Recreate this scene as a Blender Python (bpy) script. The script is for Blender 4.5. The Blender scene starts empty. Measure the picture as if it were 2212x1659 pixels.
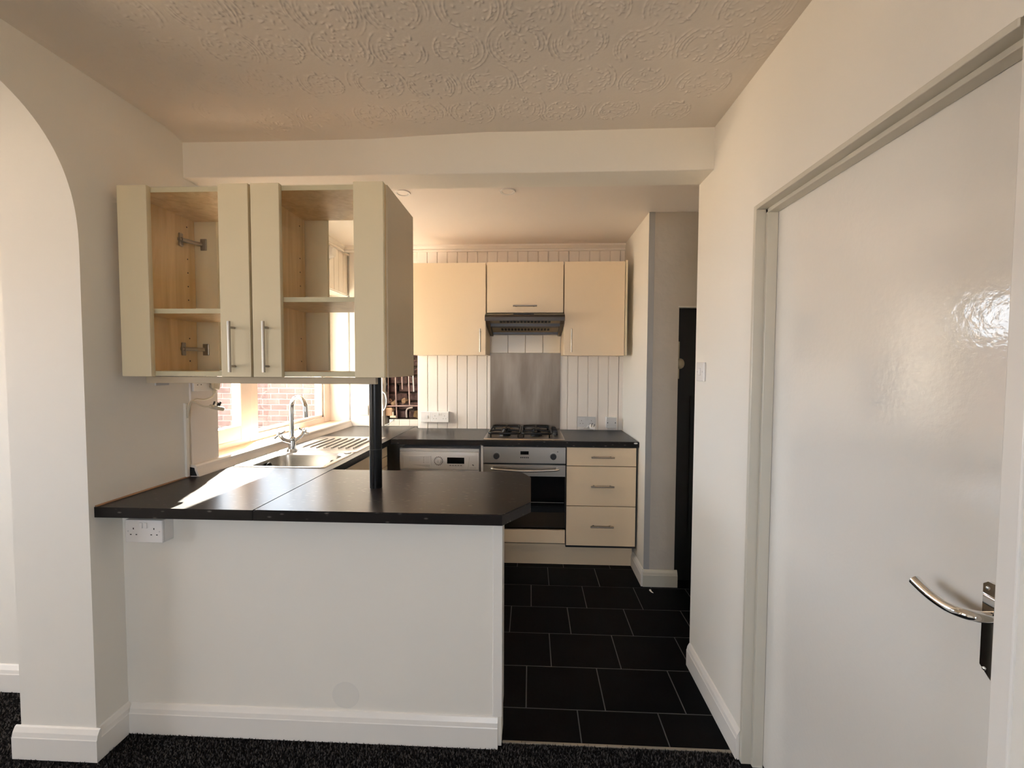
import bpy, bmesh, math, random
import numpy as np
from mathutils import Vector, Matrix
random.seed(7)
rng = np.random.default_rng(7)
scene = bpy.context.scene
C = scene.collection
PI = math.pi

# ------------------------------------------------------------------ camera
F_PX, YAW, PIT, ROLL, CAM_H = 920.0, 0.0442, 0.0403, 0.0042, 1.44
cd = bpy.data.cameras.new('camera'); cam = bpy.data.objects.new('camera', cd); C.objects.link(cam)
fw = Vector((-math.sin(YAW) * math.cos(PIT), math.cos(YAW) * math.cos(PIT), -math.sin(PIT)))
rt = Vector((math.cos(YAW), math.sin(YAW), 0)); up = rt.cross(fw)
rt, up = math.cos(ROLL) * rt + math.sin(ROLL) * up, -math.sin(ROLL) * rt + math.cos(ROLL) * up
M = Matrix((rt, up, -fw)).transposed().to_4x4(); M.translation = (0, 0, CAM_H)
cam.matrix_world = M
cd.sensor_width = 36; cd.lens = F_PX / 2212 * 36; cd.clip_start = 0.02
scene.camera = cam

# ------------------------------------------------------------------ light
SKY_STRENGTH = 7.0
w = bpy.data.worlds.new('sky'); scene.world = w; w.use_nodes = True
bg = w.node_tree.nodes['Background']
bg.inputs[0].default_value = (0.86, 0.94, 1.06, 1); bg.inputs[1].default_value = SKY_STRENGTH
sd = bpy.data.lights.new('sun', 'SUN'); sun = bpy.data.objects.new('sun', sd); C.objects.link(sun)
AZ, EL = math.radians(20.5), math.radians(32.0)
sdir = Vector((math.sin(AZ) * math.cos(EL), -math.cos(AZ) * math.cos(EL), -math.sin(EL)))
sun.rotation_euler = sdir.to_track_quat('-Z', 'Y').to_euler()
sd.energy = 150; sd.angle = math.radians(0.53); sd.color = (1, 0.92, 0.82)
def portal(name, loc, rot, sx, sy):       # guides the sampling of the sky through a window opening, adds no light
    l = bpy.data.lights.new(name, 'AREA'); l.shape = 'RECTANGLE'; l.size = sx; l.size_y = sy
    l.cycles.is_portal = True
    o = bpy.data.objects.new(name, l); C.objects.link(o); o.location = loc; o.rotation_euler = rot
portal('sky_portal', (-1.80, 2.8, 1.49), (0, -PI / 2, 0), 1.05, 1.56)
portal('sky_portal', (-0.25, -2.72, 1.45), (PI / 2, 0, 0), 1.4, 1.2)
portal('sky_portal', (-4.52, 0.25, 1.425), (0, -PI / 2, 0), 1.35, 1.9)
vs = scene.view_settings
vs.view_transform = 'Standard'; vs.look = 'None'; vs.gamma = 1; vs.use_curve_mapping = False
vs.exposure = 0.62
cy = scene.cycles
cy.use_denoising = True; cy.max_bounces = 12; cy.diffuse_bounces = 8; cy.glossy_bounces = 6
cy.transparent_max_bounces = 24; cy.transmission_bounces = 8
cy.caustics_reflective = False; cy.caustics_refractive = False; cy.sample_clamp_indirect = 6
cy.blur_glossy = 0.5

# ------------------------------------------------------------------ materials
def hexlin(h):
    v = [int(h[i:i + 2], 16) / 255 for i in (0, 2, 4)]
    return tuple(((x + 0.055) / 1.055) ** 2.4 if x > 0.04045 else x / 12.92 for x in v)
def mat(name, col, rough=0.5, metal=0.0, bump=None, var=None, spec=0.5, coat=0.0, aniso=0.0):
    """bump=(scale, strength, distance); var=(scale, amount)"""
    if isinstance(col, str): col = hexlin(col)
    m = bpy.data.materials.new(name); m.use_nodes = True
    nt = m.node_tree; b = nt.nodes['Principled BSDF']
    b.inputs['Base Color'].default_value = (*col, 1); b.inputs['Roughness'].default_value = rough
    b.inputs['Metallic'].default_value = metal; b.inputs['Specular IOR Level'].default_value = spec
    b.inputs['Coat Weight'].default_value = coat
    if aniso: b.inputs['Anisotropic'].default_value = aniso
    tc = nt.nodes.new('ShaderNodeTexCoord')
    if var:
        n = nt.nodes.new('ShaderNodeTexNoise'); n.inputs['Scale'].default_value = var[0]; n.inputs['Detail'].default_value = 4
        nt.links.new(tc.outputs['Object'], n.inputs['Vector'])
        r = nt.nodes.new('ShaderNodeMixRGB'); a = var[1]
        r.inputs[1].default_value = (*[c * (1 - a) for c in col], 1); r.inputs[2].default_value = (*[min(1, c * (1 + a)) for c in col], 1)
        nt.links.new(n.outputs[0], r.inputs[0]); nt.links.new(r.outputs[0], b.inputs['Base Color'])
    if bump:
        n = nt.nodes.new('ShaderNodeTexNoise'); n.inputs['Scale'].default_value = bump[0]; n.inputs['Detail'].default_value = 3
        nt.links.new(tc.outputs['Object'], n.inputs['Vector'])
        bp = nt.nodes.new('ShaderNodeBump'); bp.inputs['Strength'].default_value = bump[1]; bp.inputs['Distance'].default_value = bump[2]
        nt.links.new(n.outputs[0], bp.inputs['Height']); nt.links.new(bp.outputs[0], b.inputs['Normal'])
    return m
def N(m, t): return m.node_tree.nodes.new(t)
def L(m, a, b): m.node_tree.links.new(a, b)

WALL = mat('wall_paint', (0.80, 0.77, 0.705), 0.62, bump=(260, 0.18, 0.001), var=(1.6, 0.025))
CEIL = mat('ceiling_plaster', (0.76, 0.70, 0.63), 0.75, bump=(90, 0.15, 0.002), var=(1.2, 0.03))
KCEIL = mat('kitchen_ceiling_paint', (0.80, 0.74, 0.69), 0.6, bump=(60, 0.1, 0.002))
TRIM = mat('gloss_trim_paint', (0.80, 0.775, 0.73), 0.28, bump=(35, 0.05, 0.002))
LINING = mat('lining_and_dim_skirting_paint', (0.60, 0.57, 0.49), 0.3)
DOORW = mat('door_gloss_paint', (0.80, 0.78, 0.735), 0.07, bump=(75, 0.14, 0.003), spec=0.75)
BOARD = mat('white_board_paint', (0.80, 0.745, 0.69), 0.42, bump=(20, 0.06, 0.002))
GROOVE = mat('groove_shadow_paint', (0.5, 0.44, 0.39), 0.7)
GREYBEAD = mat('grey_bead', (0.42, 0.42, 0.42), 0.5)
ROUGHPL = mat('rough_plaster', (0.58, 0.535, 0.475), 0.75, bump=(14, 0.5, 0.01), var=(5, 0.08))
CREAM = mat('cream_laminate', (0.83, 0.67, 0.475), 0.36, bump=(300, 0.04, 0.001))
CREAMW = mat('cream_laminate_pale', (0.74, 0.655, 0.465), 0.34, bump=(300, 0.04, 0.001))
TAUPE = mat('taupe_end_panel', (0.50, 0.42, 0.30), 0.4)
STEEL = mat('brushed_steel', (0.56, 0.53, 0.49), 0.32, 1.0, bump=(40, 0.04, 0.001), aniso=0.4)
SINKM = mat('sink_steel', (0.48, 0.46, 0.43), 0.26, 1.0, bump=(60, 0.05, 0.001))
CHROME = mat('chrome', (0.78, 0.78, 0.78), 0.06, 1.0)
SATIN = mat('satin_nickel', (0.36, 0.32, 0.27), 0.32, 1.0)
BLACKM = mat('black_enamel', (0.005, 0.005, 0.005), 0.25, spec=0.3)
BLACKP = mat('black_plastic', (0.012, 0.012, 0.013), 0.4)
BLACKG = mat('black_glass', (0.004, 0.004, 0.004), 0.06)
HOODM = mat('brown_hood_paint', (0.022, 0.014, 0.010), 0.3)
FILTER = mat('hood_filter_grease', (0.40, 0.32, 0.22), 0.5, 0.2)
WPLAST = mat('white_plastic', (0.80, 0.78, 0.76), 0.25)
GPLAST = mat('grey_plastic', (0.55, 0.55, 0.56), 0.3)
IVORY = mat('ivory_plastic', (0.62, 0.55, 0.42), 0.4)
DARK = mat('dark_hole', (0.01, 0.01, 0.01), 0.8)
APPL = mat('appliance_white', (0.74, 0.73, 0.74), 0.22)
UPVC = mat('window_frame_plastic', (0.68, 0.59, 0.52), 0.3)
SILL = mat('window_sill_tile', (0.62, 0.43, 0.30), 0.45, bump=(80, 0.2, 0.002), var=(14, 0.18))
COPPER = mat('dusty_copper', (0.26, 0.18, 0.165), 0.45, 0.6, var=(30, 0.3))
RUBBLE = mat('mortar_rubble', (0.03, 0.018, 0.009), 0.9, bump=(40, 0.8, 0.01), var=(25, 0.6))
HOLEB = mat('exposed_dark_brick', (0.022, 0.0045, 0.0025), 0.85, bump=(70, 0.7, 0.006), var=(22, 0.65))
TILEW = mat('white_wall_tile', (0.76, 0.70, 0.62), 0.2)
TILEC = mat('cream_wall_tile', (0.70, 0.58, 0.38), 0.22)
MORTAR = mat('pale_mortar', (0.105, 0.082, 0.078), 0.9, bump=(60, 0.5, 0.004))
GROUND = mat('concrete_yard', (0.24, 0.19, 0.14), 0.9, bump=(20, 0.4, 0.01), var=(2, 0.2))
GROUT = mat('grey_grout', (0.085, 0.082, 0.08), 0.9)
FLTILE = mat('black_slate_tile', (0.0032, 0.003, 0.003), 0.5, bump=(18, 0.12, 0.003), var=(6, 0.5), spec=0.06)
UNLITDOOR = mat('unlit_black_door', (0.004, 0.0035, 0.003), 0.6)
ALU = mat('aluminium_strip', (0.30, 0.27, 0.22), 0.5, 0.5)
SATINSTRIP = mat('brass_plate', (0.35, 0.31, 0.22), 0.35, 0.4)
INK = mat('print_grey', (0.16, 0.15, 0.16), 0.5)
LENS = mat('lamp_lens', (0.75, 0.70, 0.66), 0.2)

def brick_mat():
    m = mat('garden_brick', (0.5, 0.25, 0.2), 0.88, bump=(50, 0.6, 0.005))
    nt = m.node_tree; b = nt.nodes['Principled BSDF']
    oi = N(m, 'ShaderNodeObjectInfo'); cr = N(m, 'ShaderNodeValToRGB')
    cr.color_ramp.elements[0].color = (0.040, 0.020, 0.019, 1); cr.color_ramp.elements[1].color = (0.072, 0.040, 0.037, 1)
    L(m, oi.outputs['Random'], cr.inputs[0])
    n = N(m, 'ShaderNodeTexNoise'); n.inputs['Scale'].default_value = 14
    tc = N(m, 'ShaderNodeTexCoord'); L(m, tc.outputs['Object'], n.inputs['Vector'])
    mx = N(m, 'ShaderNodeMixRGB'); mx.blend_type = 'MULTIPLY'; mx.inputs[0].default_value = 0.35
    L(m, cr.outputs[0], mx.inputs[1]); L(m, n.outputs[0], mx.inputs[2]); L(m, mx.outputs[0], b.inputs['Base Color'])
    return m
BRICK = brick_mat()

def wood_mat():
    m = mat('maple_effect', (0.72, 0.50, 0.26), 0.42)
    b = m.node_tree.nodes['Principled BSDF']
    tc = N(m, 'ShaderNodeTexCoord'); mp = N(m, 'ShaderNodeMapping'); mp.inputs['Scale'].default_value = (26, 26, 2.2)
    n = N(m, 'ShaderNodeTexNoise'); n.inputs['Scale'].default_value = 1; n.inputs['Detail'].default_value = 5; n.inputs['Distortion'].default_value = 0.8
    cr = N(m, 'ShaderNodeValToRGB')
    cr.color_ramp.elements[0].color = (0.62, 0.44, 0.205, 1); cr.color_ramp.elements[0].position = 0.3
    cr.color_ramp.elements[1].color = (0.82, 0.635, 0.37, 1); cr.color_ramp.elements[1].position = 0.7
    L(m, tc.outputs['Object'], mp.inputs[0]); L(m, mp.outputs[0], n.inputs['Vector']); L(m, n.outputs[0], cr.inputs[0]); L(m, cr.outputs[0], b.inputs['Base Color'])
    return m
WOOD = wood_mat()

def worktop_mat():
    m = mat('black_slate_laminate', (0.02, 0.018, 0.017), 0.29, bump=(140, 0.06, 0.001), spec=0.2)
    b = m.node_tree.nodes['Principled BSDF']
    tc = N(m, 'ShaderNodeTexCoord'); mp = N(m, 'ShaderNodeMapping'); mp.inputs['Scale'].default_value = (24, 110, 60)
    mp.inputs['Rotation'].default_value = (0, 0, 0.25)
    v = N(m, 'ShaderNodeTexVoronoi'); v.inputs['Scale'].default_value = 1.0
    nz = N(m, 'ShaderNodeTexNoise'); nz.inputs['Scale'].default_value = 7; nz.inputs['Detail'].default_value = 6
    L(m, tc.outputs['Object'], mp.inputs[0]); L(m, mp.outputs[0], v.inputs['Vector']); L(m, tc.outputs['Object'], nz.inputs['Vector'])
    cr = N(m, 'ShaderNodeValToRGB'); cr.color_ramp.elements[0].position = 0.0; cr.color_ramp.elements[0].color = (1, 1, 1, 1)
    cr.color_ramp.elements[1].position = 0.26; cr.color_ramp.elements[1].color = (0, 0, 0, 1)
    L(m, v.outputs['Distance'], cr.inputs[0])
    sep = N(m, 'ShaderNodeSeparateColor'); L(m, v.outputs['Color'], sep.inputs[0])
    gt = N(m, 'ShaderNodeMath'); gt.operation = 'GREATER_THAN'; gt.inputs[1].default_value = 0.62
    L(m, sep.outputs[0], gt.inputs[0])
    mu = N(m, 'ShaderNodeMath'); mu.operation = 'MULTIPLY'; L(m, cr.outputs[0], mu.inputs[0]); L(m, gt.outputs[0], mu.inputs[1])
    base = N(m, 'ShaderNodeMixRGB'); base.inputs[1].default_value = (0.005, 0.0045, 0.0045, 1); base.inputs[2].default_value = (0.022, 0.019, 0.0175, 1)
    L(m, nz.outputs[0], base.inputs[0])
    mx = N(m, 'ShaderNodeMixRGB'); mx.inputs[2].default_value = (0.20, 0.18, 0.16, 1)
    L(m, mu.outputs[0], mx.inputs[0]); L(m, base.outputs[0], mx.inputs[1]); L(m, mx.outputs[0], b.inputs['Base Color'])
    return m
WORK = worktop_mat()

def carpet_mat(name, lo, hi, island):
    m = mat(name, lo, 0.95, spec=0.1)
    b = m.node_tree.nodes['Principled BSDF']
    cr = N(m, 'ShaderNodeValToRGB'); cr.color_ramp.elements[0].color = (*lo, 1); cr.color_ramp.elements[1].color = (*hi, 1)
    cr.color_ramp.elements[0].position = 0.45
    if island:
        g = N(m, 'ShaderNodeNewGeometry'); L(m, g.outputs['Random Per Island'], cr.inputs[0])
    else:
        n = N(m, 'ShaderNodeTexNoise'); n.inputs['Scale'].default_value = 260
        tc = N(m, 'ShaderNodeTexCoord'); L(m, tc.outputs['Object'], n.inputs['Vector']); L(m, n.outputs[0], cr.inputs[0])
    L(m, cr.outputs[0], b.inputs['Base Color'])
    return m
CARPET = carpet_mat('charcoal_carpet', (0.010, 0.009, 0.009), (0.05, 0.045, 0.042), False)
PILE = carpet_mat('charcoal_carpet_pile', (0.013, 0.011, 0.011), (0.11, 0.10, 0.095), True)

def glass_mat(name, dirt=0.0):
    m = bpy.data.materials.new(name); m.use_nodes = True; nt = m.node_tree
    nt.nodes.remove(nt.nodes['Principled BSDF']); out = nt.nodes['Material Output']
    tr = N(m, 'ShaderNodeBsdfTransparent'); tr.inputs[0].default_value = (0.97, 0.98, 0.97, 1)
    gl = N(m, 'ShaderNodeBsdfGlossy'); gl.inputs['Roughness'].default_value = 0.02
    lw = N(m, 'ShaderNodeLayerWeight'); lw.inputs[0].default_value = 0.5
    pw_ = N(m, 'ShaderNodeMath'); pw_.operation = 'POWER'; pw_.inputs[1].default_value = 5; L(m, lw.outputs['Facing'], pw_.inputs[0])
    fr = N(m, 'ShaderNodeMath'); fr.operation = 'MULTIPLY_ADD'; fr.inputs[1].default_value = 0.9; fr.inputs[2].default_value = 0.035; L(m, pw_.outputs[0], fr.inputs[0])
    mx = N(m, 'ShaderNodeMixShader'); L(m, fr.outputs[0], mx.inputs[0]); L(m, tr.outputs[0], mx.inputs[1]); L(m, gl.outputs[0], mx.inputs[2])
    last = mx
    if dirt:
        n = N(m, 'ShaderNodeTexNoise'); n.inputs['Scale'].default_value = 22; n.inputs['Detail'].default_value = 8; n.inputs['Distortion'].default_value = 1.2
        tc = N(m, 'ShaderNodeTexCoord'); mp = N(m, 'ShaderNodeMapping'); mp.inputs['Scale'].default_value = (1, 1.6, 0.7)
        L(m, tc.outputs['Object'], mp.inputs[0]); L(m, mp.outputs[0], n.inputs['Vector'])
        cr = N(m, 'ShaderNodeValToRGB'); cr.color_ramp.elements[0].position = 0.45; cr.color_ramp.elements[0].color = (0.0, 0.0, 0.0, 1)
        cr.color_ramp.elements[1].position = 0.75; cr.color_ramp.elements[1].color = (dirt, dirt, dirt, 1)
        L(m, n.outputs[0], cr.inputs[0])
        di = N(m, 'ShaderNodeBsdfTranslucent'); di.inputs[0].default_value = (0.75, 0.72, 0.72, 1)
        m2 = N(m, 'ShaderNodeMixShader'); L(m, cr.outputs[0], m2.inputs[0]); L(m, mx.outputs[0], m2.inputs[1]); L(m, di.outputs[0], m2.inputs[2])
        last = m2
    L(m, last.outputs[0], out.inputs[0])
    return m
GLASS = glass_mat('clear_pane'); WGLASS = glass_mat('dusty_window_pane', 0.010)

def splash_mat():
    m = mat('stained_steel_sheet', (0.36, 0.32, 0.27), 0.36, 0.85)
    b = m.node_tree.nodes['Principled BSDF']
    tc = N(m, 'ShaderNodeTexCoord'); mp = N(m, 'ShaderNodeMapping'); mp.inputs['Scale'].default_value = (7, 1, 1.3)
    n = N(m, 'ShaderNodeTexNoise'); n.inputs['Scale'].default_value = 1.1; n.inputs['Detail'].default_value = 5
    L(m, tc.outputs['Object'], mp.inputs[0]); L(m, mp.outputs[0], n.inputs['Vector'])
    cr = N(m, 'ShaderNodeValToRGB'); cr.color_ramp.elements[0].color = (0.115, 0.088, 0.064, 1); cr.color_ramp.elements[1].color = (0.20, 0.162, 0.126, 1)
    cr.color_ramp.elements[0].position = 0.35; cr.color_ramp.elements[1].position = 0.68
    L(m, n.outputs[0], cr.inputs[0]); L(m, cr.outputs[0], b.inputs['Base Color'])
    return m
SPLASH = splash_mat()

# ------------------------------------------------------------------ mesh helpers
def BM(): return bmesh.new()
def box(bm, x0, x1, y0, y1, z0, z1, bev=0.0, seg=2):
    t = bmesh.new()
    bmesh.ops.create_cube(t, size=1.0)
    for v in t.verts:
        v.co = Vector(((x0 + x1) / 2 + v.co.x * (x1 - x0), (y0 + y1) / 2 + v.co.y * (y1 - y0), (z0 + z1) / 2 + v.co.z * (z1 - z0)))
    if bev > 0:
        bmesh.ops.bevel(t, geom=t.edges[:], offset=bev, segments=seg, affect='EDGES', profile=0.5)
    merge(bm, t); return bm
def merge(bm, t):
    me = bpy.data.meshes.new('tmp'); t.to_mesh(me); t.free(); bm.from_mesh(me); bpy.data.meshes.remove(me)
def cyl(bm, p0, p1, r, r2=None, seg=24, cap=True):
    p0, p1 = Vector(p0), Vector(p1); d = p1 - p0
    q = d.to_track_quat('Z', 'Y').to_matrix().to_4x4(); q.translation = (p0 + p1) / 2
    bmesh.ops.create_cone(bm, cap_ends=cap, segments=seg, radius1=r, radius2=r if r2 is None else r2, depth=d.length, matrix=q)
    return bm
def ball(bm, c, r, sx=1, sy=1, sz=1, u=16, v=10):
    bmesh.ops.create_uvsphere(bm, u_segments=u, v_segments=v, radius=r, matrix=Matrix.Translation(c) @ Matrix.Diagonal((sx, sy, sz, 1)))
    return bm
def smoothpts(pts, n=6):
    pts = [Vector(p) for p in pts]; out = []
    for i in range(len(pts) - 1):
        p0 = pts[max(i - 1, 0)]; p1 = pts[i]; p2 = pts[i + 1]; p3 = pts[min(i + 2, len(pts) - 1)]
        for k in range(n):
            t = k / n
            out.append(0.5 * ((2 * p1) + (p2 - p0) * t + (2 * p0 - 5 * p1 + 4 * p2 - p3) * t * t + (3 * p1 - p0 - 3 * p2 + p3) * t ** 3))
    out.append(pts[-1]); return out
def tube(bm, pts, r, seg=12, flat=1.0):
    pts = [Vector(p) for p in pts]; rings = []; ref = None
    for i, p in enumerate(pts):
        d = (pts[min(i + 1, len(pts) - 1)] - pts[max(i - 1, 0)]).normalized()
        if ref is None: ref = d.orthogonal().normalized()
        ref = (ref - d * ref.dot(d)).normalized(); b = d.cross(ref)
        rr = r(i / (len(pts) - 1)) if callable(r) else r
        rings.append([bm.verts.new(p + ref * math.cos(a) * rr + b * math.sin(a) * rr * flat) for a in (2 * PI * k / seg for k in range(seg))])
    for a, b in zip(rings, rings[1:]):
        for k in range(seg):
            bm.faces.new((a[k], a[(k + 1) % seg], b[(k + 1) % seg], b[k]))
    bm.faces.new(rings[0][::-1]); bm.faces.new(rings[-1]); return bm
def prism(bm, poly, f0, f1):
    """poly: 2D points; f0/f1 map a 2D point to 3D on the two ends"""
    a = [bm.verts.new(f0(*p)) for p in poly]; b = [bm.verts.new(f1(*p)) for p in poly]; n = len(poly)
    bm.faces.new(a[::-1]); bm.faces.new(b)
    for i in range(n): bm.faces.new((a[i], a[(i + 1) % n], b[(i + 1) % n], b[i]))
    return bm
def obj(name, bm, m, parent=None, smooth=None, kind=None):
    bmesh.ops.recalc_face_normals(bm, faces=bm.faces[:])
    me = bpy.data.meshes.new(name); bm.to_mesh(me); bm.free()
    me.materials.append(m)
    if smooth is not None:
        me.shade_smooth()
        me.set_sharp_from_angle(angle=math.radians(smooth))
    o = bpy.data.objects.new(name, me); C.objects.link(o)
    if parent is not None: setparent(o, parent)
    if kind: o['kind'] = kind
    return o
def wmat(o):
    m = Matrix.Translation(o.location) @ o.rotation_euler.to_matrix().to_4x4()
    return wmat(o.parent) @ o.matrix_parent_inverse @ m if o.parent else m
def setparent(o, p):
    o.parent = p; o.matrix_parent_inverse = wmat(p).inverted()
def tag(o, label, cat, group=None):
    o['label'] = label; o['category'] = cat
    if group: o['group'] = group
    return o
def thing(name, label, cat, loc, group=None):
    o = bpy.data.objects.new(name, None); C.objects.link(o); o.location = loc; o.empty_display_size = 0.05
    return tag(o, label, cat, group)
def struct(name, bm, m, smooth=None):
    o = obj(name, bm, m, None, smooth); o['kind'] = 'structure'; return o
def share(name, me, parent, loc=(0, 0, 0), scale=None):
    o = bpy.data.objects.new(name, me); C.objects.link(o); o.location = loc
    if scale: o.scale = scale
    setparent(o, parent); return o
def B(*a, **k): return box(BM(), *a, **k)
def copy_tree(root, loc, label, rz=None):
    r = root.copy(); C.objects.link(r); r.location = loc; r['label'] = label
    if rz is not None: r.rotation_euler = (0, 0, rz)
    for ch in list(root.children):
        c = ch.copy(); C.objects.link(c); c.parent = r; c.matrix_parent_inverse = ch.matrix_parent_inverse.copy()
        for g in list(ch.children):
            d = g.copy(); C.objects.link(d); d.parent = c; d.matrix_parent_inverse = g.matrix_parent_inverse.copy()
    return r

# ------------------------------------------------------------------ main dimensions (metres, floor z=0, camera over x=0 y=0)
XL, XR, ZC, ZK, ZW = -1.578, 0.778, 2.466, 2.43, 0.926
YB0, YB1, ZB = 1.897, 2.053, 2.288
YJ = 1.436            # arch jamb
YBK = 3.61            # kitchen back wall
YCL = 3.505           # face of board cladding
WT = 0.038            # worktop thickness
YREAR, XFAR, YADJ = -2.6, -4.4, 1.735

# ------------------------------------------------------------------ ground, floors
struct('ground', B(-20, 20, -20, 20, -0.25, -0.12), GROUND)
struct('floor', B(XFAR, 0.9, YREAR, 1.578, -0.1, -0.004), CARPET)
box_bm = B(XFAR, -1.868, 1.578, YADJ, -0.1, -0.004)
struct('floor', box_bm, CARPET)
kf = struct('floor_kitchen', B(-1.868, 1.6, 1.578, 3.85, -0.1, -0.0011), GROUT)
TX, TY, GR = 0.3335, 0.2535, 0.0042
rows = [(1.5, 1.7455, 0.203), (1.7455, 2.0, -0.012), (2.0, 2.2565, 0.107), (2.2565, 2.511, -0.108), (2.511, 2.765, 0.010), (2.765, 3.018, 0.128), (3.018, 3.272, 0.243)]
tile_cache = {}
def tile_mesh(x, y):
    k = (round(x, 3), round(y, 3))
    if k not in tile_cache:
        bm = B(0, x, 0, y, -0.0035, 0.0, bev=0.0012, seg=1); me = bpy.data.meshes.new('tile'); bm.to_mesh(me); bm.free(); me.materials.append(FLTILE); tile_cache[k] = me
    return tile_cache[k]
for y0, y1, x0 in rows:
    y0 = max(y0, 1.583)
    k = math.floor((-0.95 - x0) / TX)
    while x0 + k * TX < 1.5:
        a, b = max(x0 + k * TX, -0.95), min(x0 + (k + 1) * TX, 1.5); k += 1
        if b - a < 0.02 or (a > 0.9 and y1 < 2.0): continue
        if y1 < 2.03: b = min(b, 0.9)
        share('tile', tile_mesh(b - a - GR, y1 - y0 - GR), kf, (a + GR / 2, y0 + GR / 2, 0))
tag(obj('threshold_strip', B(-0.1, 0.76, 1.572, 1.583, -0.004, 0.0028, bev=0.0015), ALU), 'thin metal threshold strip between the carpet and black tiles', 'threshold')

# carpet pile along the visible front strip
def pile():
    spots = []
    def fill(x0, x1, y0, y1, st):
        nx, ny = int((x1 - x0) / st), int((y1 - y0) / st)
        gx, gy = np.meshgrid(np.arange(nx), np.arange(ny))
        p = np.stack([x0 + (gx.ravel() + rng.random(nx * ny)) * st, y0 + (gy.ravel() + rng.random(nx * ny)) * st], 1)
        spots.append(p)
    fill(XL + 0.02, 0.77, 1.30, 1.552, 0.0052); fill(-0.1, 0.76, 1.552, 1.572, 0.005); fill(-2.6, XL, 1.20, YJ - 0.02, 0.0065); fill(-2.6, -1.89, YJ - 0.02, YADJ - 0.02, 0.0065)
    p = np.concatenate(spots); n = len(p)
    r = 0.0028 + rng.random(n) * 0.0018; h = 0.006 + rng.random(n) * 0.006; an = rng.random(n) * 6.28; lean = rng.normal(0, 0.003, (n, 2))
    v = np.zeros((n, 4, 3))
    for k in range(3):
        v[:, k, 0] = p[:, 0] + r * np.cos(an + k * 2.094); v[:, k, 1] = p[:, 1] + r * np.sin(an + k * 2.094); v[:, k, 2] = -0.004
    v[:, 3, :2] = p + lean; v[:, 3, 2] = -0.004 + h
    base = np.arange(n)[:, None] * 4
    f = np.concatenate([base + np.array([0, 1, 3]), base + np.array([1, 2, 3]), base + np.array([2, 0, 3])], 1).reshape(-1, 3)
    me = bpy.data.meshes.new('carpet_pile'); me.from_pydata(v.reshape(-1, 3).tolist(), [], f.tolist()); me.materials.append(PILE)
    o = bpy.data.objects.new('carpet_pile', me); C.objects.link(o); o['kind'] = 'stuff'
    tag(o, 'dark charcoal speckled carpet pile in front of the peninsula', 'carpet')
pile()

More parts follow.
